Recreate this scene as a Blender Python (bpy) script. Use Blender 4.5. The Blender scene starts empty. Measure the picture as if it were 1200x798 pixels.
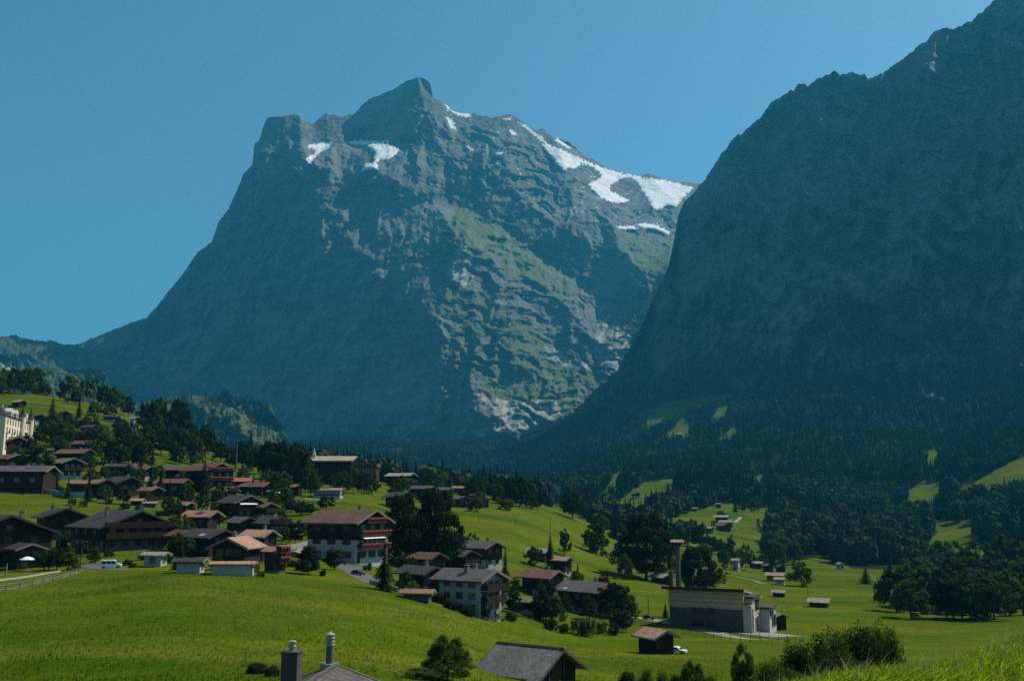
import bpy, math, random
import numpy as np
from mathutils import Vector, Matrix
from mathutils.geometry import delaunay_2d_cdt

R = math.radians
S = bpy.context.scene
COL = S.collection

# ------------------------------------------------------------------ camera
F, CX, CY, PITCH = 1100.0, 600.0, 399.0, R(9.6)
cam_d = bpy.data.cameras.new('camera')
cam = bpy.data.objects.new('camera', cam_d)
COL.objects.link(cam)
cam_d.sensor_width = 36.0
cam_d.lens = 36.0 * F / 1200.0
cam_d.clip_start, cam_d.clip_end = 0.3, 40000.0
cam.rotation_euler = (R(90) + PITCH, 0, 0)
S.camera = cam

# ------------------------------------------------------------------ light
SUN_EL, SUN_AZ = R(50), R(28)          # elevation; degrees beyond the right-hand side of the view
SD = Vector((math.cos(SUN_EL) * math.cos(SUN_AZ), math.cos(SUN_EL) * math.sin(SUN_AZ), math.sin(SUN_EL)))
SKY_TINT = (0.67, 1.0, 1.05, 1)     # the cool white balance of the photograph
W = bpy.data.worlds.new('World')
S.world = W
W.use_nodes = True
wn = W.node_tree.nodes
sky = wn.new('ShaderNodeTexSky')
sky.sky_type = 'NISHITA'
sky.sun_disc = False
sky.sun_elevation = SUN_EL
sky.sun_rotation = math.atan2(SD.x, SD.y)
sky.altitude = 1100
sky.air_density, sky.dust_density, sky.ozone_density = 1.0, 2.2, 1.0
bg = wn['Background']
bg.inputs['Strength'].default_value = 0.07
tint = wn.new('ShaderNodeMix'); tint.data_type = 'RGBA'; tint.blend_type = 'MULTIPLY'
tint.inputs[0].default_value = 1.0; tint.inputs[7].default_value = SKY_TINT
W.node_tree.links.new(sky.outputs['Color'], tint.inputs[6])
W.node_tree.links.new(tint.outputs[2], bg.inputs['Color'])
sun_d = bpy.data.lights.new('sun', 'SUN')
sun_d.energy, sun_d.angle, sun_d.color = 4.5, R(0.53), (1.0, 0.93, 0.82)
sun = bpy.data.objects.new('sun', sun_d)
COL.objects.link(sun)
sun.rotation_euler = (-SD).to_track_quat('-Z', 'Y').to_euler()
sun.location = (300, 200, 600)
vs = S.view_settings
vs.view_transform, vs.look, vs.gamma, vs.use_curve_mapping = 'Standard', 'None', 1.0, False
vs.exposure = 0.55
S.render.engine = 'CYCLES'
S.cycles.max_bounces = 5
S.cycles.diffuse_bounces = 1
S.cycles.transparent_max_bounces = 6
S.cycles.volume_bounces = 0
S.cycles.use_denoising = False
S.cycles.denoiser = 'OPENIMAGEDENOISE'
HAZE_DENSITY = 6.2e-5
HAZE_COLOR = (0.06, 0.54, 0.88, 1)

rng = np.random.default_rng(7)
rnd = random.Random(11)

# ------------------------------------------------------------------ projection
sp, cp = math.sin(PITCH), math.cos(PITCH)
def E(py):
    u = (CY - py) / F
    return (sp + u * cp) / (cp - u * sp)
def T(px, py):
    u = (CY - py) / F
    return ((px - CX) / F) / (cp - u * sp)
def world(px, py, Y):
    return np.array((T(px, py) * Y, Y, E(py) * Y))
def pix(X, Y, Z):
    f = Y * cp + Z * sp
    u = (-Y * sp + Z * cp) / f
    return CX + F * X / f, CY - F * u

# ------------------------------------------------------------------ noise
def _hash(ix, iy, seed):
    h = (ix.astype(np.int64) * 374761393 + iy.astype(np.int64) * 668265263 + seed * 974711) & 0xffffffff
    h = ((h ^ (h >> 13)) * 1274126177) & 0xffffffff
    h = (h ^ (h >> 16))
    return h
def perlin(x, y, seed=0):
    x0, y0 = np.floor(x), np.floor(y)
    fx, fy = x - x0, y - y0
    u, v = fx * fx * fx * (fx * (fx * 6 - 15) + 10), fy * fy * fy * (fy * (fy * 6 - 15) + 10)
    def g(dx, dy):
        a = _hash(x0 + dx, y0 + dy, seed) * (2 * math.pi / 4294967296.0)
        return np.cos(a) * (fx - dx) + np.sin(a) * (fy - dy)
    return ((g(0, 0) * (1 - u) + g(1, 0) * u) * (1 - v) + (g(0, 1) * (1 - u) + g(1, 1) * u) * v) * 1.5
def fbm(x, y, oct=5, seed=0, gain=.5):
    r, a = 0, 1
    for i in range(oct):
        r = r + a * perlin(x, y, seed + i * 17)
        x, y, a = x * 2.03 + 5.1, y * 2.03 + 3.7, a * gain
    return r
def ridged(x, y, oct=5, seed=0, gain=.5):
    r, a, w = 0, 1, 1
    for i in range(oct):
        n = 1 - np.abs(perlin(x, y, seed + i * 13))
        n = n * n * w
        w = np.clip(n * 1.6, 0, 1)
        r = r + a * n
        x, y, a = x * 2.07 + 1.3, y * 2.07 + 8.7, a * gain
    return r
def in_poly(px, py, poly):
    px, py = np.asarray(px, float), np.asarray(py, float)
    c = np.zeros(np.broadcast(px, py).shape, bool)
    n = len(poly)
    for i in range(n):
        (x1, y1), (x2, y2) = poly[i], poly[(i + 1) % n]
        if y1 == y2: continue
        c ^= ((y1 > py) != (y2 > py)) & (px < (x2 - x1) * (py - y1) / (y2 - y1) + x1)
    return c

# ------------------------------------------------------------------ object helpers
def tag(o, label=None, cat=None, group=None, kind=None):
    for k, v in (('label', label), ('category', cat), ('group', group), ('kind', kind)):
        if v: o[k] = v
    return o
def link(name, me, parent=None):
    o = bpy.data.objects.new(name, me)
    COL.objects.link(o)
    if parent is not None: o.parent = parent
    return o
def empty(name, loc, rz=0.0, scale=1.0):
    o = link(name, None)
    o.empty_display_size = .5
    o.location = loc
    o.rotation_euler = (0, 0, rz)
    o.scale = (scale,) * 3 if not isinstance(scale, tuple) else scale
    return o
def np_mesh(name, V, Fq, mats, smooth=False, mi=None):
    """mesh from numpy verts and an (n,3) or (n,4) face array"""
    me = bpy.data.meshes.new(name)
    V = np.ascontiguousarray(V, dtype=np.float32); Fq = np.ascontiguousarray(Fq, dtype=np.int32)
    n, k = Fq.shape
    me.vertices.add(len(V)); me.vertices.foreach_set('co', V.ravel())
    me.loops.add(n * k); me.loops.foreach_set('vertex_index', Fq.ravel())
    me.polygons.add(n); me.polygons.foreach_set('loop_start', np.arange(n, dtype=np.int32) * k)
    me.polygons.foreach_set('loop_total', np.full(n, k, dtype=np.int32))
    if smooth: me.polygons.foreach_set('use_smooth', np.ones(n, bool))
    for m in (mats if isinstance(mats, (list, tuple)) else [mats]): me.materials.append(m)
    if mi is not None: me.polygons.foreach_set('material_index', np.asarray(mi, dtype=np.int32))
    me.update(calc_edges=True)
    return me
def grid_faces(nr, nc):
    i = np.arange(nr * nc).reshape(nr, nc)
    return np.stack([i[:-1, :-1], i[:-1, 1:], i[1:, 1:], i[1:, :-1]], -1).reshape(-1, 4)
def add_attr(me, name, vals):
    a = me.attributes.new(name, 'FLOAT', 'POINT')
    a.data.foreach_set('value', np.ascontiguousarray(vals, dtype=np.float32).ravel())
class MB:
    def __init__(s): s.v, s.f = [], []
    def add(s, vs, fs):
        o = len(s.v); s.v += [tuple(v) for v in vs]; s.f += [tuple(o + i for i in f) for f in fs]; return s
    def box(s, x0, x1, y0, y1, z0, z1):
        return s.add([(x0,y0,z0),(x1,y0,z0),(x1,y1,z0),(x0,y1,z0),(x0,y0,z1),(x1,y0,z1),(x1,y1,z1),(x0,y1,z1)],
                     [(0,3,2,1),(4,5,6,7),(0,1,5,4),(1,2,6,5),(2,3,7,6),(3,0,4,7)])
    def prism(s, poly, d0, d1, axis='x'):
        """extrude a 2-D polygon (counter-clockwise seen from +axis) along the axis"""
        n = len(poly)
        mk = {'x': lambda p, d: (d, p[0], p[1]), 'y': lambda p, d: (p[0], d, p[1]), 'z': lambda p, d: (p[0], p[1], d)}[axis]
        s.add([mk(p, d0) for p in poly] + [mk(p, d1) for p in poly],
              [tuple(range(n - 1, -1, -1)), tuple(range(n, 2 * n))] + [(i, (i + 1) % n, n + (i + 1) % n, n + i) for i in range(n)])
        return s
    def tube(s, a, b, r0, r1, n=8, cap=True):
        a, b = Vector(a), Vector(b); d = (b - a).normalized()
        u = d.orthogonal().normalized(); w = d.cross(u)
        vs = [a + (u * math.cos(2*math.pi*i/n) + w * math.sin(2*math.pi*i/n)) * r0 for i in range(n)]
        vs += [b + (u * math.cos(2*math.pi*i/n) + w * math.sin(2*math.pi*i/n)) * r1 for i in range(n)]
        fs = [(i, (i+1) % n, n + (i+1) % n, n + i) for i in range(n)]
        if cap: fs += [tuple(range(n-1, -1, -1)), tuple(range(n, 2*n))]
        return s.add(vs, fs)
    def lathe(s, prof, c=(0,0,0), n=16):
        k = len(prof); vs = []
        for r, z in prof:
            for i in range(n):
                a = 2*math.pi*i/n; vs.append((c[0] + r*math.cos(a), c[1] + r*math.sin(a), c[2] + z))
        fs = [(j*n+i, j*n+(i+1) % n, (j+1)*n+(i+1) % n, (j+1)*n+i) for j in range(k-1) for i in range(n)]
        fs += [tuple(range(n-1, -1, -1)), tuple(range((k-1)*n, k*n))]
        return s.add(vs, fs)
    def build(s, name, m, parent=None, smooth=False, bevel=0):
        me = bpy.data.meshes.new(name)
        me.from_pydata(s.v, [], s.f); me.materials.append(m)
        if smooth: me.polygons.foreach_set('use_smooth', [True] * len(me.polygons))
        me.update()
        o = link(name, me, parent)
        if bevel:
            b = o.modifiers.new('bevel', 'BEVEL'); b.width = bevel; b.segments = 2; b.limit_method = 'ANGLE'
        return o
def copy_tree(o, parent=None):
    c = o.copy(); COL.objects.link(c)
    if parent is not None: c.parent = parent
    for ch in list(o.children): copy_tree(ch, c)
    return c

# ------------------------------------------------------------------ materials
class NT:
    def __init__(s, name):
        s.m = bpy.data.materials.new(name); s.m.use_nodes = True
        s.t = s.m.node_tree; s.b = s.t.nodes['Principled BSDF']
    def n(s, typ, **kw):
        o = s.t.nodes.new('ShaderNode' + typ)
        for k, v in kw.items():
            if hasattr(o, k) and k not in o.inputs.keys(): setattr(o, k, v)
            else: s.set(o, k, v)
        return o
    def set(s, node, key, v):
        i = node.inputs[key]
        if isinstance(v, bpy.types.NodeSocket): s.t.links.new(v, i)
        else: i.default_value = v
    def noise(s, vec, scale, detail=4, rough=.55, dist=0):
        o = s.n('TexNoise'); s.set(o, 'Vector', vec); s.set(o, 'Scale', scale); s.set(o, 'Detail', detail); s.set(o, 'Roughness', rough); s.set(o, 'Distortion', dist)
        return o.outputs['Fac']
    def ramp(s, fac, stops, interp='LINEAR'):
        o = s.n('ValToRGB'); cr = o.color_ramp; cr.interpolation = interp
        while len(cr.elements) < len(stops): cr.elements.new(.5)
        for e, (p, c) in zip(cr.elements, stops):
            e.position = p; e.color = (c, c, c, 1) if not isinstance(c, (tuple, list)) else (*c, 1) if len(c) == 3 else c
        s.set(o, 'Fac', fac)
        return o.outputs['Color']
    def mix(s, fac, a, b, mode='MIX'):
        o = s.n('Mix'); o.data_type = 'RGBA'; o.blend_type = mode
        for i, v in ((0, fac), (6, a), (7, b)):
            if isinstance(v, bpy.types.NodeSocket): s.t.links.new(v, o.inputs[i])
            elif i: o.inputs[i].default_value = (*v, 1) if len(v) == 3 else v
            else: o.inputs[i].default_value = v
        return o.outputs[2]
    def math(s, op, a, b=0.0, c=None):
        o = s.n('Math'); o.operation = op
        for i, v in enumerate((a, b) if c is None else (a, b, c)):
            if isinstance(v, bpy.types.NodeSocket): s.t.links.new(v, o.inputs[i])
            else: o.inputs[i].default_value = v
        return o.outputs[0]
    def mapping(s, vec, scale=(1,1,1), rot=(0,0,0)):
        o = s.n('Mapping'); s.set(o, 'Vector', vec); o.inputs['Scale'].default_value = scale; o.inputs['Rotation'].default_value = rot
        return o.outputs[0]
    def pos(s): return s.n('NewGeometry').outputs['Position']
    def obj(s): return s.n('TexCoord').outputs['Object']
    def attr(s, name):
        o = s.n('Attribute'); o.attribute_name = name; return o.outputs['Fac']
    def bump(s, h, strength=.3, dist=.05):
        o = s.n('Bump'); s.set(o, 'Height', h); s.set(o, 'Strength', strength); s.set(o, 'Distance', dist)
        s.t.links.new(o.outputs[0], s.b.inputs['Normal'])
    def out(s, col, rough=.8, spec=.2):
        s.set(s.b, 'Base Color', col if isinstance(col, bpy.types.NodeSocket) else (*col, 1))
        s.set(s.b, 'Roughness', rough); s.set(s.b, 'Specular IOR Level', spec)
        return s.m

def dirty(name, col, var=.35, scale=1.2, rough=.85, spec=.2, bump=0, streak=False):
    m = NT(name); v = m.obj()
    if streak: v = m.mapping(v, (1, 1, .15))
    n = m.noise(v, scale, 6, .65)
    n2 = m.noise(m.obj(), scale * 9, 3)
    f = m.ramp(m.math('ADD', m.math('MULTIPLY', n, .75), m.math('MULTIPLY', n2, .25)), [(.3, 1 - var), (.7, 1 + var)])
    c = m.mix(1.0, col, f, 'MULTIPLY')
    if bump: m.bump(n2, bump, .03)
    return m.out(c, rough, spec)
def planks(name, col, width=.18, vertical=False, var=.3):
    m = NT(name); v = m.obj()
    sx = m.n('SeparateXYZ'); m.set(sx, 'Vector', v)
    co = m.math('ADD', sx.outputs[0], sx.outputs[1]) if vertical else sx.outputs[2]
    q = m.math('DIVIDE', co, width)
    fl = m.math('FLOOR', q); fr = m.math('FRACT', q)
    wn_ = m.n('TexWhiteNoise'); wn_.noise_dimensions = '1D'; m.set(wn_, 'W', fl)
    tone = m.ramp(wn_.outputs['Value'], [(0, 1 - var), (1, 1 + var)])
    gap = m.ramp(fr, [(0, .25), (.1, 1), (.9, 1), (1, .25)])
    g = m.noise(m.mapping(v, (1, 1, 6) if not vertical else (6, 6, 1)), 2.0, 5, .6)
    grain = m.ramp(g, [(.25, .65), (.75, 1.3)])
    c = m.mix(1.0, m.mix(1.0, m.mix(1.0, col, tone, 'MULTIPLY'), gap, 'MULTIPLY'), grain, 'MULTIPLY')
    m.bump(gap, .4, .02)
    return m.out(c, .8, .25)
def tiles(name, col, course=.28, var=.28, alt=None, rough=.8):
    """roof covering laid in courses down the slope (object space)"""
    m = NT(name); v = m.obj()
    sx = m.n('SeparateXYZ'); m.set(sx, 'Vector', v)
    qy = m.math('DIVIDE', sx.outputs[1], course); row = m.math('FLOOR', qy)
    qx = m.math('ADD', m.math('DIVIDE', sx.outputs[0], course * .9), m.math('MULTIPLY', row, .5))
    cx = m.n('CombineXYZ'); m.set(cx, 'X', m.math('FLOOR', qx)); m.set(cx, 'Y', row)
    wn_ = m.n('TexWhiteNoise'); wn_.noise_dimensions = '2D'; m.set(wn_, 'Vector', cx.outputs[0])
    tone = m.ramp(wn_.outputs['Value'], [(0, 1 - var), (1, 1 + var)])
    edge = m.ramp(m.math('FRACT', qy), [(0, .55), (.18, 1), (1, 1)])
    big = m.noise(v, .35, 5, .6)
    st = m.ramp(big, [(.3, .7), (.7, 1.2)])
    base = m.mix(m.ramp(m.noise(v, .8, 4), [(.45, 0), (.7, 1)]), col, alt or tuple(c * .75 for c in col))
    c = m.mix(1.0, m.mix(1.0, m.mix(1.0, base, tone, 'MULTIPLY'), edge, 'MULTIPLY'), st, 'MULTIPLY')
    m.bump(edge, .5, .03)
    return m.out(c, rough, .3)
def glass(name, col=(.015, .02, .025), rough=.08):
    m = NT(name)
    n = m.noise(m.obj(), .9, 2)
    c = m.mix(m.ramp(n, [(.4, 0), (.65, 1)]), col, tuple(x * 2.5 + .01 for x in col))
    return m.out(c, rough, .6)
def leafmat(name, a, b, trans=.25, spec=.02):
    m = NT(name); v = m.pos()
    g = m.n('NewGeometry')
    n = m.noise(v, .45, 3)
    f = m.math('ADD', m.math('MULTIPLY', n, .6), m.math('MULTIPLY', g.outputs['Random Per Island'], .4))
    oi = m.n('ObjectInfo')
    c = m.mix(m.ramp(f, [(.3, 0), (.7, 1)]), a, b)
    c = m.mix(1.0, c, m.ramp(oi.outputs['Random'], [(0, .7), (1, 1.3)]), 'MULTIPLY')
    m.out(c, .6, spec)
    tr = m.n('BsdfTranslucent'); m.set(tr, 'Color', m.mix(1.0, c, (1.5, 1.9, .5), 'MULTIPLY'))
    mx = m.n('MixShader'); mx.inputs[0].default_value = trans
    m.t.links.new(m.b.outputs[0], mx.inputs[1]); m.t.links.new(tr.outputs[0], mx.inputs[2])
    m.t.links.new(mx.outputs[0], m.t.nodes['Material Output'].inputs['Surface'])
    return m.m

M = dict(
    wood_dark=planks('dark_wood', (.018, .0105, .007)), wood_brown=planks('brown_wood', (.034, .019, .012)),
    wood_red=planks('red_wood', (.07, .026, .016)), wood_grey=planks('grey_wood', (.085, .075, .065), vertical=True),
    barn=planks('barn_boards', (.016, .012, .0095), .22, True), larch=planks('larch_cladding', (.52, .38, .22), .14),
    white=dirty('white_plaster', (.38, .38, .35), .12, .8, streak=True), cream=dirty('cream_plaster', (.68, .58, .42), .12, .6, streak=True),
    green=dirty('pale_green_plaster', (.3, .36, .31), .12, .6, streak=True), grey=dirty('grey_render', (.088, .085, .076), .15, .5, streak=True),
    stone=dirty('stone', (.16, .152, .135), .35, 2.5, bump=.3), conc=dirty('concrete', (.2, .2, .185), .2, .9, bump=.1), conc_lit=dirty('lit_concrete', (.42, .41, .38), .12, .9, bump=.1),
    r_brown=tiles('brown_tiles', (.125, .062, .036)), r_orange=tiles('orange_tiles', (.36, .145, .07)), r_red=tiles('red_tiles', (.15, .065, .045)),
    r_pink=tiles('faded_tiles', (.36, .2, .13)), r_grey=tiles('grey_slates', (.078, .072, .064)), r_dark=tiles('dark_slates', (.038, .035, .032)),
    r_pale=tiles('pale_shingles', (.24, .235, .22), .35), r_shingle=tiles('weathered_shingles', (.13, .13, .115), .16, .35, (.08, .085, .075)),
    r_olive=tiles('olive_tiles', (.13, .135, .06)), r_tan=tiles('tan_roofing', (.3, .26, .18), .6), r_rust=tiles('rusty_roofing', (.24, .12, .07)),  # r_olive is plain tiling in an olive-green tone
    trim=dirty('pale_trim', (.2, .165, .13), .15, 2), trim_dark=dirty('dark_trim', (.06, .045, .035), .2, 2),
    frame=dirty('white_frame', (.2, .2, .19), .08, 3), frame_dark=dirty('dark_frame', (.055, .05, .045), .15, 3), glass=glass('window_glass'), shutter=dirty('green_shutter', (.03, .06, .045), .2, 3),
    flower=dirty('red_geraniums', (.42, .09, .04), .6, 6), metal=dirty('zinc', (.3, .305, .31), .2, 3, .35, .5), steel=dirty('galvanised_steel', (.11, .113, .115), .2, 2, .5, .4),
    car_white=dirty('white_paint', (.75, .75, .75), .04, 2, .25, .5), car_dark=dirty('dark_paint', (.03, .035, .045), .05, 2, .25, .5), car_red=dirty('red_paint', (.3, .03, .02), .05, 2, .25, .5),
    rubber=dirty('rubber', (.02, .02, .02), .2, 4), canvas=dirty('white_canvas', (.75, .74, .7), .06, 3), awning=dirty('striped_awning', (.75, .7, .62), .08, 3),
    orange_cloth=dirty('orange_awning', (.6, .22, .06), .1, 2), bark=dirty('bark', (.06, .047, .035), .4, 4, bump=.4, streak=True),
    asphalt=dirty('asphalt', (.09, .09, .088), .25, .5), gravel=dirty('gravel', (.22, .205, .17), .25, 1.5), track=dirty('track', (.12, .115, .075), .3, 1.5), masonry_dark=dirty('dark_masonry', (.075, .07, .06), .35, 2, bump=.3),  # the chimney masonry is an overall darker stone tone
    leaf_broad=leafmat('broad_leaves', (.024, .044, .011), (.058, .09, .021), .28), leaf_light=leafmat('light_leaves', (.045, .085, .014), (.085, .14, .026), .3),
    leaf_dark=leafmat('dark_leaves', (.012, .024, .009), (.028, .048, .015), .18), needles=leafmat('needles', (.008, .017, .009), (.018, .032, .014), .06, 0.0), leaf_mid=leafmat('mid_leaves', (.035, .06, .014), (.07, .105, .026), .3),
    blade=leafmat('grass_blades', (.12, .165, .010), (.26, .28, .03), .55, .03), straw=leafmat('straw', (.35, .3, .15), (.5, .44, .25), .2),
)
# ------------------------------------------------------------------ terrain
# profile of the ground along each line of sight: distance -> height (from the elevation seen at that distance)
def Zp(*ent):
    return [(Y, (p if k == 'z' else E(p) * Y)) for Y, p, k in ((e[0], e[1], e[2] if len(e) > 2 else 'p') for e in ent)]
near = [(2, -2.0, 'z'), (10, -3.6, 'z'), (25, -5.6, 'z')]
COLS = [
 (-400, Zp((2,-2.0,'z'), (10,-4.2,'z'), (25,-7.4,'z'), (45,865), (90,765), (140,690), (200,640), (270,570), (340,525), (420,485), (500,455), (600,430), (800,420), (1500,500), (3000,515), (9000,515))),
 (0,   Zp((2,-2.0,'z'), (10,-4.0,'z'), (25,-7.0,'z'), (45,838), (60,798), (90,737), (120,699), (140,683), (170,669), (200,651), (230,624), (270,588), (290,573), (330,556), (380,536), (430,511), (500,481), (560,464), (650,459), (800,470), (1100,520), (1500,535), (3000,528), (9000,528))),
 (100, Zp((2,-2.0,'z'), (10,-3.8,'z'), (25,-6.3,'z'), (45,818), (60,786), (90,735), (120,698), (150,676), (175,662), (200,643), (240,612), (270,592), (300,578), (340,556), (400,526), (470,500), (540,482), (600,474), (700,478), (900,500), (1500,535), (3000,528), (9000,528))),
 (200, Zp(*near, (50,800), (70,766), (100,714), (125,684), (145,671), (165,666), (200,645), (240,614), (280,593), (330,571), (400,545), (480,521), (560,510), (650,511), (900,530), (1500,540), (3000,530), (9000,528))),
 (300, Zp(*near, (50,804), (70,772), (100,722), (130,689), (150,674), (170,666), (200,650), (240,626), (280,603), (340,581), (420,560), (500,549), (600,545), (900,558), (1500,556), (3000,526), (9000,528))),
 (400, Zp(*near, (50,808), (70,778), (100,734), (130,703), (155,683), (175,671), (200,659), (230,636), (270,608), (320,590), (380,575), (430,565), (520,556), (700,562), (1200,568), (1800,552), (3000,522), (9000,528))),
 (500, Zp(*near, (55,808), (75,785), (100,752), (130,720), (160,698), (185,687), (210,674), (250,646), (300,620), (360,600), (420,587), (480,577), (600,574), (900,584), (1500,578), (2200,556), (3200,522), (9000,528))),
 (600, Zp(*near, (60,818), (80,800), (110,771), (140,746), (165,730), (190,714), (220,696), (260,663), (310,636), (370,612), (430,598), (500,588), (560,582), (700,592), (1000,592), (1600,574), (2300,550), (3300,520), (9000,526))),
 (700, Zp(*near, (60,832), (90,801), (120,773), (150,756), (180,742), (200,729), (230,711), (270,689), (330,666), (400,645), (470,628), (540,616), (650,622), (850,606), (1100,586), (1600,560), (2300,520), (3000,486), (9000,500))),
 (800, Zp(*near, (60,842), (90,809), (120,776), (150,760), (180,745), (205,733), (240,713), (290,696), (350,680), (430,664), (520,650), (620,638), (700,626), (850,604), (1000,590), (1500,546), (2000,508), (2600,470), (9000,470))),
 (900, Zp((2,-1.9,'z'), (5,-2.05,'z'), (8,830), (12,818), (17,838), (28,-6.4,'z'), (60,852), (90,815), (120,780), (150,762), (180,749), (210,738), (250,723), (300,709), (380,691), (480,672), (600,657), (700,643), (800,622), (900,606), (1050,590), (1300,560), (1700,514), (2200,470), (9000,470))),
 (1000, Zp((2,-1.8,'z'), (5,-2.0,'z'), (8,812), (12,801), (16,818), (25,835), (40,850), (90,802), (150,766), (200,746), (250,726), (310,708), (400,690), (500,673), (600,662), (700,651), (800,636), (950,612), (1100,590), (1400,546), (1800,484), (2200,450), (9000,450))),
 (1100, Zp((2,-1.75,'z'), (5,-1.7,'z'), (9,797), (14,784), (18,792), (30,806), (50,815), (90,801), (150,768), (200,748), (260,728), (320,710), (420,690), (520,673), (650,656), (750,640), (850,617), (1000,594), (1200,566), (1500,526), (1900,470), (2300,435), (9000,435))),
 (1200, Zp((2,-1.7,'z'), (5,-1.55,'z'), (9,770), (15,753), (20,758), (35,775), (60,792), (90,790), (150,765), (200,745), (260,725), (330,706), (430,686), (520,669), (650,652), (750,622), (850,592), (1000,562), (1200,530), (1500,488), (2000,440), (9000,430))),
 (1600, Zp((2,-1.6,'z'), (5,-1.2,'z'), (9,730), (16,708), (25,712), (50,740), (90,765), (150,752), (200,738), (260,720), (330,703), (430,683), (520,660), (650,632), (750,602), (850,566), (1000,530), (1200,495), (1500,455), (2000,420), (9000,400))),
]
def pchip(x, y, xi):
    h = np.diff(x); d = np.diff(y) / h
    m = np.zeros(len(x))
    for i in range(1, len(x) - 1):
        if d[i-1] * d[i] > 0:
            w1, w2 = 2*h[i] + h[i-1], h[i] + 2*h[i-1]
            m[i] = (w1 + w2) / (w1 / d[i-1] + w2 / d[i])
    m[0], m[-1] = d[0], d[-1]
    k = np.clip(np.searchsorted(x, xi) - 1, 0, len(x) - 2)
    t = np.clip((xi - x[k]) / h[k], 0, 1)
    return ((1+2*t)*(1-t)**2)*y[k] + t*(1-t)**2*h[k]*m[k] + t*t*(3-2*t)*y[k+1] + t*t*(t-1)*h[k]*m[k+1]
LY0, LY1, NLY = math.log(2.0), math.log(9000.0), 900
_ly = np.linspace(LY0, LY1, NLY)
_ct = np.array([T(c[0], 600) for c in COLS])
_tab = np.stack([pchip(np.log([p[0] for p in c[1]]), np.array([p[1] for p in c[1]]), _ly) for c in COLS])   # columns x logY
_tg = np.linspace(_ct[0], _ct[-1], 700)
_tab2 = np.stack([pchip(_ct, _tab[:, j], _tg) for j in range(NLY)], 1)                                       # 700 x NLY
def gz(X, Y):
    X, Y = np.asarray(X, float), np.asarray(Y, float)
    t = np.clip(X / np.maximum(Y, 6.0), _tg[0], _tg[-1])
    a = (t - _tg[0]) / (_tg[1] - _tg[0]); b = np.clip((np.log(np.maximum(Y, 2.0)) - LY0) / (LY1 - LY0) * (NLY - 1), 0, NLY - 1)
    i = np.clip(a.astype(int), 0, 698); j = np.clip(b.astype(int), 0, NLY - 2)
    u, v = a - i, b - j
    z = (_tab2[i, j]*(1-u) + _tab2[i+1, j]*u)*(1-v) + (_tab2[i, j+1]*(1-u) + _tab2[i+1, j+1]*u)*v
    z = z + np.clip(Y / 60.0, .03, 1) * (.30 * perlin(X / 17, Y / 17, 3) + .10 * perlin(X / 5.3, Y / 5.3, 4))
    z = z + np.clip((Y - 60) / 300.0, 0, 1) * .9 * perlin(X / 70, Y / 70, 5)
    z = z + np.clip((Y - 700) / 800.0, 0, 1) * 14 * fbm(X / 260, Y / 260, 4, 6)
    return z
def gz1(x, y): return float(gz(np.array([x]), np.array([y]))[0])
_mY = np.exp(np.linspace(math.log(3), math.log(3500), 2600))
def hit(px, py, ymin=3.0):
    """where the line of sight through a photo pixel first meets the ground beyond ymin"""
    t, e = T(px, py), E(py)
    d = gz(t * _mY, _mY) - e * _mY
    k = np.nonzero((d >= 0) & (_mY >= ymin))[0]
    Y = _mY[k[0]] if len(k) else _mY[np.argmin(np.where(_mY >= ymin, -d, 1e9))]
    return t * Y, float(Y), gz1(t * Y, Y)

# woodland outline and clearings on the far side of the valley, and the valley woods beyond the village
FOREST = [[(620,604),(655,560),(720,522),(800,490),(880,462),(1000,440),(1100,425),(1250,410),(1400,400),(1400,520),(1215,535),(1170,562),(1100,585),(1060,598),(960,608),(900,606),(850,596),(800,606),(770,622),(740,640),(700,612),(680,602),(650,590)],
          [(300,520),(340,510),(420,506),(560,512),(640,495),(720,470),(760,500),(700,545),(660,575),(640,600),(600,588),(500,580),(400,566),(330,556),(290,545)],
          [(905,606),(1060,598),(1100,620),(1075,655),(1030,676),(960,652),(900,655),(890,628)],
          [(1065,600),(1120,585),(1200,560),(1300,560),(1300,640),(1200,636),(1150,640),(1140,612),(1100,612)],
          [(690,612),(770,622),(800,640),(760,640),(720,640)]]
CLEAR = [[(772,614),(800,602),(850,589),(898,596),(912,594),(896,622),(893,655),(860,642),(822,642),(795,634)], [(732,582),(752,566),(796,560),(786,586),(765,600),(752,616),(720,612),(716,594)],
         [(710,574),(716,560),(732,548),(727,570),(720,582)], [(780,510),(800,490),(815,500),(806,514),(790,516)], [(832,498),(843,474),(853,477),(851,494),(840,500)], [(842,514),(861,499),(861,510),(852,518)],
         [(1080,552),(1086,528),(1102,526),(1096,556)], [(1044,608),(1060,582),(1080,564),(1102,566),(1100,600),(1072,612)], [(1112,596),(1122,572),(1160,556),(1190,536),(1240,524),(1240,572),(1180,580),(1150,596)],
         [(1082,652),(1106,616),(1150,606),(1146,636),(1114,656)], [(1120,660),(1150,642),(1200,638),(1300,640),(1300,668)], [(878,562),(884,574),(900,568),(892,556)], [(696,590),(712,578),(720,592),(706,602)]]
def woods(px, py, jit=0.0):
    if jit:
        px = px + jit * perlin(px / 9, py / 7, 31); py = py + jit * .6 * perlin(px / 9, py / 7, 32)
    a = np.zeros(np.shape(px), bool); b = a.copy()
    for p in FOREST: a |= in_poly(px, py, p)
    for p in CLEAR: b |= in_poly(px, py, p)
    return a & ~b

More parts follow.
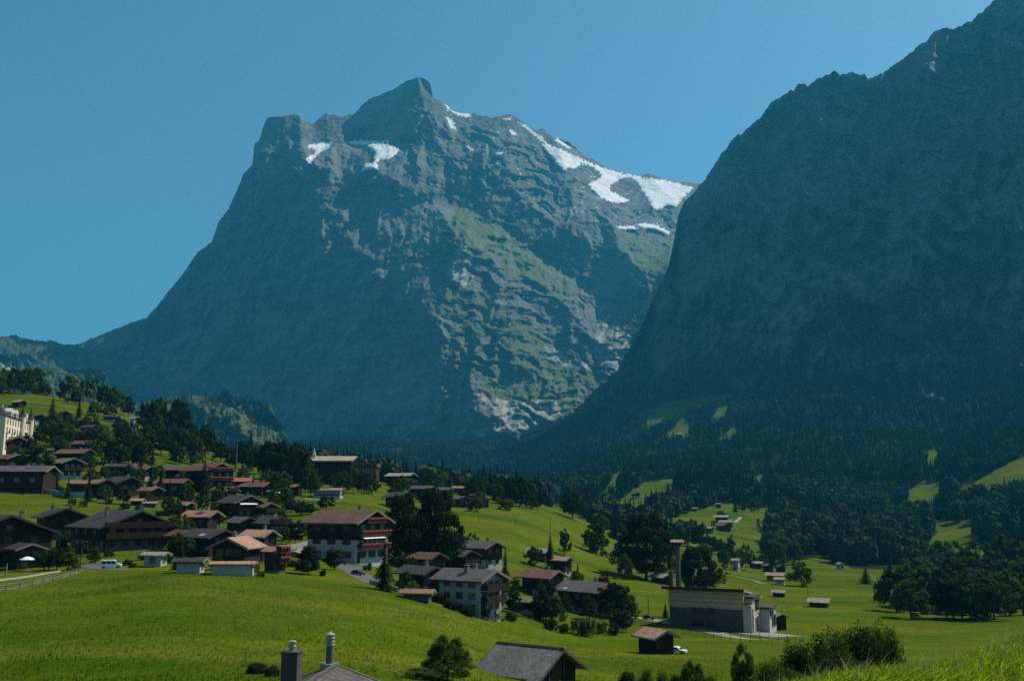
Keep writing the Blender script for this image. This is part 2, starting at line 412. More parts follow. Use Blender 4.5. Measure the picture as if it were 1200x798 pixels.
def mat_ground():
    m = NT('meadow'); v = m.pos()
    zone = m.attr('woodland')
    n1 = m.noise(v, .022, 4, .6); n2 = m.noise(v, .25, 5, .65); n3 = m.noise(v, 1.9, 4, .7); n4 = m.noise(m.mapping(v, (.012, .05, .05), (0, 0, .5)), 1.0, 3, .5, .6)
    green = m.mix(m.ramp(n1, [(.36, 0), (.62, 1)]), (.036, .080, .003), (.080, .118, .006))
    green = m.mix(m.ramp(n4, [(.45, 0), (.6, .75)]), green, (.112, .132, .012))
    green = m.mix(m.ramp(n2, [(.42, 0), (.75, .55)]), green, (.024, .048, .004))
    green = m.mix(m.ramp(m.noise(v, .055, 5, .7), [(.44, 0), (.68, .5)]), green, (.060, .072, .010))
    tuft = m.ramp(n3, [(.3, .5), (.7, 1.4)])
    green = m.mix(1.0, green, tuft, 'MULTIPLY')
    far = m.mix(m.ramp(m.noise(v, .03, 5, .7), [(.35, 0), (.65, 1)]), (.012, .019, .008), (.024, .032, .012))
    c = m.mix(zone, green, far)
    m.bump(m.math('ADD', m.math('MULTIPLY', n2, .5), m.math('MULTIPLY', n3, .5)), .7, .35)
    return m.out(c, .95, 0.0)
def build_ground():
    ys = np.concatenate([np.linspace(-60, 2, 24), np.exp(np.linspace(math.log(2.6), math.log(4200), 560)), np.exp(np.linspace(math.log(4300), math.log(9300), 14))])
    ts = np.linspace(-1.0, 1.0, 640)
    Yg, Tg = np.meshgrid(ys, ts, indexing='ij')
    Xg = Tg * (Yg + 75)
    Zg = gz(Xg, Yg)
    px, py = pix(Xg, np.maximum(Yg, 1), Zg)
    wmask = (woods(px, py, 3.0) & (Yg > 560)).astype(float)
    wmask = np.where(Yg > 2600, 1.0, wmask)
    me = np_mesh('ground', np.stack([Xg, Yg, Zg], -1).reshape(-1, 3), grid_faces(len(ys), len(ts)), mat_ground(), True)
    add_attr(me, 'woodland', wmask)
    tag(link('ground', me), 'green alpine meadows falling away below the village', 'meadow', kind='structure')
build_ground()

# ------------------------------------------------------------------ mountains
def interp_poly(pts, x):
    p = np.array(pts, float); return np.interp(x, p[:, 0], p[:, 1])
def depth_field(ctrl, edges, PX, PY, step=4):
    """distance of the rock face over the slope, linear between surveyed points (Delaunay)"""
    v2 = [Vector((p[0], p[1])) for p in ctrl]
    res = delaunay_2d_cdt(v2, edges, [], 0, 1e-4)
    vout, tris, orig = res[0], res[2], res[3]
    dep = np.array([ctrl[o[0]][2] if o else np.nan for o in orig])
    for i, o in enumerate(orig):
        if not o:
            d = [(c[0]-vout[i].x)**2 + (c[1]-vout[i].y)**2 for c in ctrl]; k = np.argsort(d)[:2]; dep[i] = (ctrl[k[0]][2] + ctrl[k[1]][2]) / 2
    out = np.full(PX.shape, np.nan)
    for f in tris:
        for j in range(1, len(f) - 1):
            a, b, c = f[0], f[j], f[j+1]
            (ax, ay), (bx, by), (qx, qy) = vout[a], vout[b], vout[c]
            den = (by-qy)*(ax-qx) + (qx-bx)*(ay-qy)
            if abs(den) < 1e-9: continue
            sel = (PX >= min(ax,bx,qx)-.01) & (PX <= max(ax,bx,qx)+.01) & (PY >= min(ay,by,qy)-.01) & (PY <= max(ay,by,qy)+.01)
            x, y = PX[sel], PY[sel]
            l1 = ((by-qy)*(x-qx) + (qx-bx)*(y-qy)) / den; l2 = ((qy-ay)*(x-qx) + (ax-qx)*(y-qy)) / den; l3 = 1-l1-l2
            ok = (l1 > -1e-4) & (l2 > -1e-4) & (l3 > -1e-4)
            tmp = out[sel]; tmp[ok] = (l1*dep[a] + l2*dep[b] + l3*dep[c])[ok]; out[sel] = tmp
    # fill anything outside the surveyed points from its nearest filled neighbour in the column
    for j in range(out.shape[1]):
        col = out[:, j]; ok = ~np.isnan(col)
        if ok.any(): out[:, j] = np.interp(np.arange(len(col)), np.nonzero(ok)[0], col[ok])
    ok = ~np.isnan(out[0])
    for i in range(out.shape[0]): out[i] = np.interp(np.arange(out.shape[1]), np.nonzero(ok)[0], out[i][ok])
    return out
def smooth(a, k):
    for _ in range(k):
        p = np.pad(a, 1, mode='edge')
        a = (p[:-2, 1:-1] + p[2:, 1:-1] + p[1:-1, :-2] + p[1:-1, 2:] + 4 * a) / 8
    return a
def relief(name, sil, base, ctrl, edges, x0, x1, nc, nr, noise, masks, mat, label, cat, jag=1.3, back=(180, 150), sm=3):
    PXc = np.linspace(x0, x1, nc)
    s = interp_poly(sil, PXc)
    s = s + jag * (fbm(PXc / 7, PXc * 0 + .5, 4, 41) * .8 - .1 + .8 * np.abs(perlin(PXc / 3.1, PXc * 0 + 2.5, 43)))
    b = interp_poly(base, PXc)
    v = np.linspace(0, 1, nr)[:, None]
    PX = np.repeat(PXc[None, :], nr, 0); PY = b[None] + (s - b)[None] * v
    D = smooth(depth_field(ctrl, edges, PX, PY), sm)
    D = D + noise(PX, PY, v + 0 * PX)
    Xf, Yf, Zf = T(PX, PY) * D, D, E(PY) * D
    bx, by, bz = [], [], []
    for k in range(1, 9):                         # the far side falls away behind the crest
        q = k / 8
        yy = Yf[-1] + back[0] * k * (1 + .2 * perlin(PXc / 40, PXc * 0 + k, 8))
        bx.append(Xf[-1] * yy / Yf[-1]); by.append(yy); bz.append(Zf[-1] - back[1] * k * (.6 + .7 * q) - 20)
    X = np.vstack([Xf, bx]); Y = np.vstack([Yf, by]); Z = np.vstack([Zf, bz])
    PXa = np.vstack([PX] + [PX[-1:]] * 8); PYa = np.vstack([PY] + [PY[-1:] - 2] * 8)
    me = np_mesh(name, np.stack([X, Y, Z], -1).reshape(-1, 3), grid_faces(nr + 8, nc), mat, False)
    for k, f in masks.items(): add_attr(me, k, f(PXa, PYa))
    o = link(name, me); tag(o, label, cat, kind='structure')
    return o
def mask_polys(polys, jit=2.5, sc=6.0):
    def f(px, py):
        qx = px + jit * fbm(px / sc, py / sc, 3, 51); qy = py + jit * fbm(px / sc, py / sc, 3, 52)
        m = np.zeros(px.shape, bool)
        for p in polys: m |= in_poly(qx, qy, p)
        return m.astype(float)
    return f
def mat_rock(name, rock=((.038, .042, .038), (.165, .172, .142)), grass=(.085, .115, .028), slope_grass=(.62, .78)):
    m = NT(name); v = m.pos()
    n1 = m.noise(v, .004, 6, .65); n2 = m.noise(m.mapping(v, (.03, .03, .006)), 1.0, 6, .7); n3 = m.noise(m.mapping(v, (.004, .004, .035)), 1.0, 5, .65)
    f = m.math('ADD', m.math('MULTIPLY', n1, .35), m.math('ADD', m.math('MULTIPLY', n2, .4), m.math('MULTIPLY', n3, .25)))
    c = m.mix(m.ramp(f, [(.41, 0), (.59, 1)]), *rock)
    g = m.n('NewGeometry'); sx = m.n('SeparateXYZ'); m.set(sx, 'Vector', g.outputs['Normal'])
    flat = m.ramp(m.math('ADD', sx.outputs[2], m.math('MULTIPLY', m.math('SUBTRACT', m.noise(v, .012, 5, .7), .5), .5)), [(slope_grass[0], 0), (slope_grass[1], 1)])
    gm = m.math('MAXIMUM', m.attr('meadow'), 0.0)
    gn = m.ramp(m.noise(v, .02, 5, .75), [(.34, .25), (.5, 1)])
    gcol = m.mix(m.ramp(m.noise(v, .03, 4, .7), [(.35, 0), (.65, 1)]), tuple(x * .55 for x in grass), tuple(x * 1.25 for x in grass))
    c = m.mix(m.math('MULTIPLY', m.math('ADD', m.math('MULTIPLY', flat, .45), .55), m.math('MULTIPLY', gm, gn)), c, gcol)
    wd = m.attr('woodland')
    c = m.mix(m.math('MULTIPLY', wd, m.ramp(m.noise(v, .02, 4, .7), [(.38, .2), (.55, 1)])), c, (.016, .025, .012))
    c = m.mix(m.attr('scree'), c, (.31, .32, .27))
    sn = m.attr('snow')
    dirt = m.noise(m.mapping(v, (.006, .02, .02)), 1.0, 5, .7)
    scol = m.mix(m.ramp(dirt, [(.42, 0), (.72, 1)]), (.78, .78, .76), (.5, .49, .46))
    c = m.mix(sn, c, scol)
    m.bump(m.math('ADD', m.math('MULTIPLY', n2, .6), m.math('MULTIPLY', n3, .4)), .6, 22.0)
    return m.out(c, .9, .1)

# the big rock mountain with the hanging glacier
W_SIL = [(-260,560),(-60,500),(40,425),(85,405),(130,387),(172,372),(195,345),(215,320),(232,295),(248,284),(256,260),(268,245),(285,205),(296,192),(298,168),(304,165),(308,150),(313,137),(330,136),(346,134),(356,140),(366,146),(372,140),(383,133),(392,134),(400,137),(415,133),(422,126),(432,117),(445,112),(455,108),(466,102),(476,95),(487,91),(495,91),(504,97),(508,115),(514,117),(521,121),(532,131),(550,134),(557,133),(563,136),(570,136),(576,139),(590,135),(598,134),(608,139),(620,148),(628,153),(634,150),(642,154),(650,161),(658,163),(668,167),(680,178),(690,185),(703,192),(716,199),(735,203),(752,206),(757,203),(775,208),(790,212),(806,213),(820,216),(870,232),(960,300)]
W_BASE = [(-260,600),(960,600)]
W_C = [
 (-260,560,5500),(-60,500,5400),(85,405,5350),(172,372,5250),(232,295,5180),(268,245,5160),(298,168,5200),(313,137,5240),(352,136,5260),(366,146,5330),(383,133,5390),(415,133,5450),(455,108,5480),(490,90,5430),(508,115,5520),(550,134,5600),(598,134,5660),(650,161,5830),(716,199,6150),(757,203,6350),(820,216,6500),(960,300,7000),
 # left wall
 (100,450,5000),(100,520,4800),(200,420,4820),(200,540,4480),(250,330,4960),(300,240,5010),(325,215,4930),(300,300,4850),(300,420,4600),(300,540,4300),(400,220,4860),(400,300,4640),(400,420,4400),(400,540,4120),(352,165,5120),(330,160,5190),
 # snow shelf under the summit
 (362,190,4900),(385,168,5230),(410,176,5040),(440,200,4830),(415,166,5290),(450,170,5170),(465,176,5110),(440,150,5370),(400,158,5330),
 # summit rib and central prow
 (497,125,5290),(480,166,5225),(490,185,5085),(505,232,4840),(545,290,4420),(520,350,4230),(512,405,4080),(520,430,4010),(560,462,3930),(600,505,3840),(450,260,4760),(470,330,4480),(460,420,4250),(470,500,4020),
 # upper crest and the dark wall under it
 (520,182,5200),(560,192,5170),(590,212,5140),(620,240,5120),(655,265,5090),(690,287,5080),(740,300,5120),(785,288,5420),
 (525,236,4985),(560,250,5000),(590,268,5020),(612,283,5030),(642,308,5000),(682,335,5010),
 # sunlit apron right of the prow
 (575,300,4620),(600,340,4480),(640,318,4820),(652,350,4680),(560,390,4180),(600,420,4240),(650,430,4330),(700,440,4420),(660,470,4130),(620,500,3930),(680,372,4640),(640,395,4430),(590,460,4050),(640,455,4170),(690,400,4560),
 # dark buttress beside the gully
 (700,338,4990),(735,297,5040),(752,318,4960),(782,312,4900),(700,380,4760),(745,390,4520),(800,400,4380),(725,350,4880),
 (752,402,4560),(722,436,4380),(740,470,4250),
 # glacier bowl
 (640,172,5720),(662,195,5600),(700,208,5900),(690,228,5560),(720,262,5320),(760,268,5450),(790,235,5950),(750,218,6150),(730,240,5700),(700,250,5330),(760,240,5800),
 # foot
 (-260,600,5000),(100,600,4600),(300,600,4150),(450,600,3800),(570,545,3740),(600,600,3600),(750,600,3850),(960,600,4200),(740,520,4100),
]
def W_idx(pts): return [next(i for i, c in enumerate(W_C) if c[0] == p[0] and c[1] == p[1]) for p in pts]
def W_line(*pts): i = W_idx(pts); return list(zip(i[:-1], i[1:]))
W_E = W_line((490,90),(497,125),(480,166),(490,185),(505,232),(545,290),(520,350),(512,405),(520,430),(560,462),(600,505)) + W_line((480,166),(520,182),(560,192),(590,212),(620,240),(655,265),(690,287),(740,300),(785,288)) + \
      W_line((525,236),(560,250),(590,268),(612,283),(642,308),(682,335)) + W_line((362,190),(410,176),(440,200)) + W_line((700,338),(735,297),(752,318),(782,312)) + W_line((700,380),(745,390),(800,400))
def ledges(q, tread=.42):
    """stepped profile of bedded limestone: a gentle tread, then a steep riser"""
    f = q - np.floor(q)
    return np.clip(f / tread, 0, 1) - f
def W_noise(px, py, v):
    wx = px + 9 * fbm(px / 60, py / 60, 3, 61); wy = py + 9 * fbm(px / 60, py / 60, 3, 62)
    n = -80 * (ridged(wx / 95, wy / 160, 5, 63) - 1.0)                 # ribs and couloirs
    n += -34 * (ridged(wx / 26 + wy / 90, wy / 70, 4, 64) - 1.0)
    right = 1 / (1 + np.exp(-(px - 505) / 16))
    # bedding dips to the right on the sunny side, rises gently on the shaded wall
    qa = -(wy - .40 * wx + 14 * fbm(px / 50, py / 34, 5, 66)); qb = -(wy + .25 * wx + 7 * fbm(px / 45, py / 40, 4, 67))
    amp = .55 + .9 * np.clip(fbm(px / 55, py / 40, 3, 68) + .3, 0, 1)
    n += right * amp * (64 * ledges(qa / 19) + 30 * ledges(qa / 6.7 + .3, .4)) + (1 - right) * amp * (26 * ledges(qb / 23) + 14 * ledges(qb / 8))
    n += 15 * fbm(px / 11, py / 11, 5, 65, .6)
    calm = 1 - .8 * smooth(_sn(px, py), 6)
    return n * np.clip((1 - v) * 14, .12, 1) * calm
W_SNOW = [[(359,172),(378,167),(390,166),(386,173),(374,180),(364,192),(358,188),(372,177)], [(408,166),(425,165),(447,166),(462,172),(468,176),(454,190),(450,186),(441,190),(444,198),(424,202),(425,193),(438,191),(440,180),(430,170),(410,169)],
          [(523,136),(530,140),(535,152),(531,153),(526,146)], [(545,171),(552,173),(556,178),(547,176)], [(574,173),(590,177),(588,181),(578,179)], [(590,140),(600,137),(597,141)], [(596,150),(605,156),(603,159),(597,155)],
          [(521,121),(534,131),(552,134),(552,137),(536,136),(524,127)], [(606,142),(622,151),(634,160),(645,172),(638,168),(624,157)], [(634,168),(645,171),(658,176),(680,186),(697,193),(715,199),(730,203),(753,208),(775,211),(790,214),(813,220),(806,226),(800,232),(792,243),(780,242),(772,246),(765,244),(760,234),(754,225),(748,213),(740,208),(727,209),(716,217),(714,222),(724,229),(738,235),(730,238),(718,238),(704,231),(694,222),(690,215),(700,211),(706,207),(700,199),(690,193),(680,192),(674,198),(667,196),(661,201),(654,196),(648,187),(640,178)],
          [(704,215),(712,222),(708,232),(700,226)], [(722,266),(742,265),(748,268),(735,270)], [(744,262),(758,262),(772,265),(785,272),(784,276),(768,270),(752,267)], [(650,160),(662,168),(670,175),(664,173),(652,165)]]
W_HOLE = []
W_MEAD = [[(500,300),(545,225),(600,225),(640,290),(660,330),(700,300),(735,285),(790,285),(790,312),(735,330),(690,340),(660,352),(610,330),(560,300)], [(518,330),(560,340),(640,400),(655,440),(640,455),(590,420),(530,380)], [(512,402),(560,408),(620,432),(690,420),(705,440),(680,455),(640,470),(600,448),(560,432),(520,420)], [(540,430),(600,455),(680,470),(660,486),(600,480),(545,450)], [(690,280),(720,270),(790,290),(790,310),(720,330),(695,340)], [(100,560),(200,500),(330,520),(340,600),(100,600)]]
W_SCREE = [[(700,380),(742,382),(752,402),(735,432),(712,442),(695,412)], [(560,462),(600,470),(650,470),(668,478),(640,497),(600,505),(572,478)], [(540,508),(570,501),(605,500),(612,505),(560,514)], [(540,285),(550,300),(556,330),(535,340),(525,325)], [(640,405),(700,430),(690,436),(640,420)]]
mountain_rock = mat_rock('limestone')
_sn, _ho = mask_polys(W_SNOW, 1.7, 2.6), mask_polys(W_HOLE, 1.2)
def W_snow(px, py):
    s = _sn(px, py) * (1 - _ho(px, py))
    sp_ = (fbm(px / 4.5, py / 2.6, 3, 71) > .88) & in_poly(px, py, [(520,118),(700,190),(790,250),(785,290),(700,268),(640,230),(560,185),(525,150)])
    return np.maximum(s, sp_)
relief('rock_mountain', W_SIL, W_BASE, W_C, W_E, -260, 960, 900, 430, W_noise,
       dict(snow=W_snow, meadow=mask_polys(W_MEAD, 6), scree=lambda a, b: mask_polys(W_SCREE, 4)(a, b) * (.35 + .5 * (fbm(a / 7, b / 7, 3, 72) > 0)),
            woodland=lambda a, b: np.clip((b - 500 - 14 * fbm(a / 30, b / 30, 3, 73)) / 30, 0, 1)),
       mountain_rock, 'high limestone mountain with a pointed summit and a hanging glacier', 'mountain', 1.3, (190, 160), 2)

# the wall of the valley on the right
M_SIL = [(520,566),(560,524),(600,510),(640,500),(670,485),(700,455),(712,446),(725,430),(745,395),(765,350),(783,310),(790,280),(795,250),(802,236),(812,227),(822,215),(830,205),(838,190),(846,179),(860,162),(873,154),(880,145),(894,135),(905,120),(918,112),(930,105),(937,97),(942,99),(947,103),(953,95),(962,91),(972,88),(978,81),(984,88),(993,86),(999,84),(1003,88),(1013,87),(1018,92),(1024,90),(1040,82),(1052,73),(1065,64),(1078,52),(1086,48),(1096,36),(1106,32),(1116,33),(1132,28),(1142,22),(1153,12),(1162,3),(1175,-8),(1220,-45),(1300,-80),(1400,-70),(1500,20),(1600,130),(1800,300)]  # unseen ridge past the right frame edge is shaped for its shadow
M_BASE = [(520,600),(700,600),(900,560),(1200,520),(1500,500),(1800,480)]
M_C = [(520,566,4100),(600,510,3900),(670,485,3700),(725,430,3560),(765,350,3450),(790,280,3400),(812,227,3380),(846,179,3300),(894,135,3200),(947,100,3080),(1000,85,2980),(1040,82,2900),(1096,36,2820),(1162,3,2740),(1220,-45,2650),(1300,-80,2560),(1400,-70,2450),(1500,20,2300),(1600,130,2150),(1800,300,1900),
 (640,540,3500),(720,520,3150),(760,470,3060),(800,400,2980),(830,300,3040),(860,240,3060),(820,490,2650),(880,420,2620),(920,340,2680),(950,250,2780),(980,170,2860),(900,490,2350),(960,440,2300),(1000,350,2420),(1040,250,2540),(1080,150,2650),(1000,460,2110),(1100,430,1960),(1120,330,2130),(1150,230,2290),(1180,120,2460),(1200,430,1800),(1230,330,1950),(1260,200,2160),(1300,430,1700),(1350,300,1900),(1450,300,1800),(1400,430,1620),(1600,430,1500),
 (520,600,3900),(700,600,3000),(900,560,2200),(1200,520,1700),(1500,500,1450),(1800,480,1300)]
def M_noise(px, py, v):
    wx = px + 14 * fbm(px / 80, py / 80, 3, 81); wy = py + 14 * fbm(px / 80, py / 80, 3, 82)
    n = -150 * (ridged(wx / 135 - wy / 240, wy / 230, 5, 83) - 1) - 55 * (ridged(wx / 30, wy / 85, 4, 84) - 1)
    qa = -(wy - .5 * wx + 10 * fbm(px / 60, py / 40, 4, 88)); n += 50 * ledges(qa / 34) + 22 * ledges(qa / 11)
    n += 10 * fbm(px / 11, py / 11, 4, 85) + 12 * np.abs(((wy - .5 * wx + 8 * fbm(px / 60, py / 40, 3, 86)) / 26) % 1 - .5)
    return n * np.clip((1 - v) * 12, .15, 1)
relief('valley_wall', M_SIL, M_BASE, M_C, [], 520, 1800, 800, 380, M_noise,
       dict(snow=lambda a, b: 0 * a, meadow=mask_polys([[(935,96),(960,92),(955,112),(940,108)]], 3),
            scree=lambda a, b: 0 * a, woodland=lambda a, b: np.clip((b - (395 - .05 * (a - 800) + 60 * fbm(a / 55, b / 40, 5, 92))) / 70, 0, 1)),  # woodland, drawn further up the wall to paint in shade at its foot
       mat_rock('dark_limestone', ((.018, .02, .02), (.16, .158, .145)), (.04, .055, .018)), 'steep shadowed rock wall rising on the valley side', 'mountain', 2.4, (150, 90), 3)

# low hills at the foot of the mountain, left
def hill(name, sil, base, ytop, ybase, x0, x1, seed, mead, label, nr=90):
    c = [(p[0], p[1], ytop) for p in sil] + [(p[0], p[1], ybase) for p in base]
    def nz(px, py, v):
        return (-40 * (ridged(px / 60, py / 40, 4, seed) - 1) + 24 * fbm(px / 7, py / 7, 4, seed + 5)) * np.clip((1 - v) * 8, .15, 1)
    zero = lambda a, b: 0 * a
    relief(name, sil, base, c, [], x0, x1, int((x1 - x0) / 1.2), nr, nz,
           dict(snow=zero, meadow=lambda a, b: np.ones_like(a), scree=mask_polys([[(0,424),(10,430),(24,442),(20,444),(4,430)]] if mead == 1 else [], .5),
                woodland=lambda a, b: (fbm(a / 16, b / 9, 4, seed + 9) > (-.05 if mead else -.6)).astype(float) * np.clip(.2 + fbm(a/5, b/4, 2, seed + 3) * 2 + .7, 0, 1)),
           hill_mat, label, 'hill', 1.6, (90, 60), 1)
hill_mat = mat_rock('alp', ((.05, .05, .035), (.1, .1, .06)), (.06, .085, .022), (.2, .4))
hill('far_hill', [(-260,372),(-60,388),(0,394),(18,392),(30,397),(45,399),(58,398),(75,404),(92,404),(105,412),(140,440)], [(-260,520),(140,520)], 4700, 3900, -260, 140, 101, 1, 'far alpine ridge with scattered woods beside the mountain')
hill('near_hill', [(-260,405),(-40,412),(0,414),(18,420),(40,428),(70,432),(100,431),(117,431),(124,437),(130,455),(150,480)], [(-260,520),(150,520)], 3300, 2900, -260, 150, 111, 1, 'nearer alpine ridge with a pale meadow band below the far ridge')  # right end drops off where a cast shadow's edge falls
hill('wooded_hill', [(90,520),(120,492),(150,474),(185,468),(215,463),(245,464),(268,462),(285,468),(305,470),(318,474),(322,486),(332,505),(350,530)], [(90,570),(350,570)], 2700, 2200, 90, 350, 121, 1, 'wooded hill with small meadows at the foot of the mountain')  # right flank stands in for the edge of a cast shadow

# ------------------------------------------------------------------ haze
HAZE_FLOOR = min((o.matrix_world @ v.co).z for o in COL.objects if o.type == "MESH" for v in list(o.data.vertices)[::3]) - 4
def build_haze():
    m = bpy.data.materials.new('haze'); m.use_nodes = True; t = m.node_tree
    t.nodes.remove(t.nodes['Principled BSDF'])
    p = t.nodes.new('ShaderNodeVolumePrincipled')
    p.inputs['Color'].default_value = HAZE_COLOR; p.inputs['Density'].default_value = HAZE_DENSITY; p.inputs['Anisotropy'].default_value = 0.22
    t.links.new(p.outputs[0], t.nodes['Material Output'].inputs['Volume'])
    o = MB().box(-14000, 14000, -400, 18000, HAZE_FLOOR, 3350).build('haze', m)
    tag(o, 'blue summer haze filling the valley air', 'haze', kind='stuff')
build_haze()
# ------------------------------------------------------------------ houses
V = 'village chalets on the slope'
def house(name, label, px, py, wpx, hpx, a, ratio=1.2, pitch=21, roof='r_grey', low='white', lowf=.4, up='wood_dark', nw=2, ng=2, floors=2, balc=0,
          chim=1, over=None, trim='trim', cat='house', group=None, Y=None, flowers=False, awn=0, frame='frame', rx=0.0, shutters=False, door=True, dy=0.0):
    if Y is None: X, Y, Z = hit(px, py)
    else: X = T(px, py) * Y; Z = gz1(X, Y)
    if group == V and name == 'chalet' and wpx < 80 and 20 <= abs(a) <= 48: a *= 1.3     # the gable ends look out over the valley
    psi = math.atan2(X, Y); rz = R(a) - psi
    c, s = abs(math.cos(R(a))), abs(math.sin(R(a)))
    m = wpx / F * Y * (1.08 if group == V else 1.02)
    o = over if over is not None else min(1.1, .07 * m + .2)
    Wd = max(2.2, (m - 2 * o * (c + s)) / (ratio * c + s)); L = ratio * Wd
    H = hpx / F * Y
    root = empty(name, (X, Y, Z + dy), rz)
    tag(root, label, cat, group)
    rise = Wd / 2 * math.tan(R(pitch)); tp = math.tan(R(pitch))
    hl = H * lowf
    d = Vector((-X, -Y)).normalized()
    sx = 1 if math.cos(rz) * d.x + math.sin(rz) * d.y > 0 else -1
    sy = 1 if -math.sin(rz) * d.x + math.cos(rz) * d.y > 0 else -1
    if lowf > 0: MB().box(-L/2, L/2, -Wd/2, Wd/2, -2.6, hl).build('wall' if low in ('white','cream','green','grey') else 'plinth', M[low], root)
    e = .07
    z0 = hl if lowf > 0 else -2.6
    w2, l2 = Wd/2 + e, L/2 + e
    MB().prism([(-w2, z0), (w2, z0), (w2, H), (0, H + w2 * tp), (-w2, H)], -l2, l2).build('timber_wall' if up.startswith(('wood', 'barn', 'larch')) else 'upper_wall', M[up], root)
    th = .2 + .05 * min(1, m / 12)
    ew = w2 + o; zb = H + w2 * tp + .03
    lean = o * .0
    pl = [(-ew, zb - ew * tp), (0, zb), (ew, zb - ew * tp), (ew, zb - ew * tp + th), (0, zb + th), (-ew, zb - ew * tp + th)]
    # overhanging purlin-side flare at the valley end keeps the ridge straight
    rf = MB().prism(pl, -l2 - o, l2 + o).build('roof', M[roof], root)
    if wpx >= 24 and trim:
        q = .3 if m > 9 else .2
        for k in (-1, 1):
            x = k * (l2 + o + .035)
            MB().prism([(-ew - .03, zb - ew * tp - q*.4), (0, zb - q*.4), (ew + .03, zb - ew * tp - q*.4), (ew + .03, zb - ew * tp + th + .03), (0, zb + th + .03), (-ew - .03, zb - ew * tp + th + .03)],
                       x - .03, x + .03).build('bargeboard', M[trim], rf)
    if chim:
        for k in range(chim):
            cx = (rx if k == 0 else -rx - .2) * L + .12 * L; cyy = -sy * 0 + (.18 if k == 0 else -.2) * Wd
            top = zb + .75; bot = zb - abs(cyy) * tp - .1; cw = .34 if m > 9 else .26
            mb = MB().box(cx - cw, cx + cw, cyy - cw, cyy + cw, bot, top).box(cx - cw - .09, cx + cw + .09, cyy - cw - .09, cyy + cw + .09, top, top + .12)
            mb.box(cx - cw + .1, cx + cw - .1, cyy - .08, cyy + .08, top + .12, top + .42).build('chimney', M['stone'] if k else M['white'] if frame == 'white_chim' else M['stone'], rf)
    fr = M['frame'] if (frame == 'white' or up in ('white', 'green', 'grey', 'cream', 'frame')) else M['frame_dark']
    def window(face, u, zc, ww, wh):
        """face: 'g' visible gable end, 'l' visible long side; u along the face"""
        inl = zc - wh/2 < hl
        base = (L/2 if face == 'g' else Wd/2) + (0 if inl and lowf > 0 else e)
        w = MB(); p = MB()
        b = .09
        def bx(mb, u0, u1, z0, z1, d0, d1):
            if face == 'g': mb.box(*sorted((sx*(base+d0), sx*(base+d1))), u0, u1, z0, z1)
            else: mb.box(u0, u1, *sorted((sy*(base+d0), sy*(base+d1))), z0, z1)
        bx(w, u-ww/2-b, u+ww/2+b, zc-wh/2-b, zc-wh/2, -.02, .07); bx(w, u-ww/2-b, u+ww/2+b, zc+wh/2, zc+wh/2+b, -.02, .07)
        bx(w, u-ww/2-b, u-ww/2, zc-wh/2, zc+wh/2, -.02, .07); bx(w, u+ww/2, u+ww/2+b, zc-wh/2, zc+wh/2, -.02, .07)
        bx(w, u-.03, u+.03, zc-wh/2, zc+wh/2, -.02, .055)
        wo = w.build('window', fr, root)
        bx(p, u-ww/2, u+ww/2, zc-wh/2, zc+wh/2, -.02, .025)
        p.build('pane', M['glass'], wo)
        if shutters:
            for k in (-1, 1):
                sh = MB(); uc = u + k * (ww*.5 + b + .26)
                bx(sh, uc-.24, uc+.24, zc-wh/2-.03, zc+wh/2+.03, .0, .05); sh.build('shutter', M['shutter'], wo)
    fh = H / max(floors, 1)
    ww = min(1.15, .085 * m + .35); wh = min(1.25, fh * .5)
    for k in range(floors):
        zc = fh * (k + .55)
        for i in range(nw): window('l', (-.5 + (i + .5) / nw) * L * .92, zc, ww * (1.25 if k == 0 else 1), wh)
        for i in range(ng): window('g', (-.5 + (i + .5) / ng) * Wd * .88, zc, ww, wh)
    if ng and rise > 1.9: window('g', 0, H + rise * .32, ww * .9, min(.9, rise * .3))
    if door and wpx > 45:
        mb = MB(); mb.box(*sorted((sx*(L/2 - .02), sx*(L/2 + .1))), -Wd*.46, -Wd*.46 + .95, -.2, 2.0); mb.build('door', M['wood_brown'], root)
    for k in range(balc):
        zc = fh * (k + 1) + (0 if k < floors - 1 else -.1); bw = Wd * (.46 if k < 2 else .3); dp = 1.25
        x0, x1 = L/2 + e, L/2 + e + dp
        mb = MB().box(*sorted((sx*x0, sx*x1)), -bw, bw, zc - .16, zc)
        mb.box(*sorted((sx*(x1-.06), sx*x1)), -bw, bw, zc + .95, zc + 1.05)
        n = max(4, int(bw * 2 / .32))
        for i in range(n):
            y = -bw + (i + .5) * 2 * bw / n; mb.box(*sorted((sx*(x1-.05), sx*(x1-.01))), y - .115, y + .115, zc + .08, zc + .95)
        for y in (-bw, bw - .1): mb.box(*sorted((sx*x0, sx*(x1-.06))), y, y + .1, zc + .12, zc + 1.0)
        bo = mb.build('balcony', M['wood_red' if flowers else 'wood_brown'], root)
        if flowers:
            fb = MB(); r_ = random.Random(k)
            for i in range(int(bw * 2 / .22)):
                y = -bw + i * .22 + r_.uniform(-.05, .05); h_ = r_.uniform(.15, .34)
                fb.add([(sx*(x1+.02), y, zc+.8), (sx*(x1+.3), y+.1, zc+.75), (sx*(x1+.22), y+.24, zc+.85), (sx*(x1+.12), y+.1, zc+.85+h_)], [(0,1,2), (0,1,3), (1,2,3), (2,0,3)])
            fb.build('flower_box', M['flower'], bo)
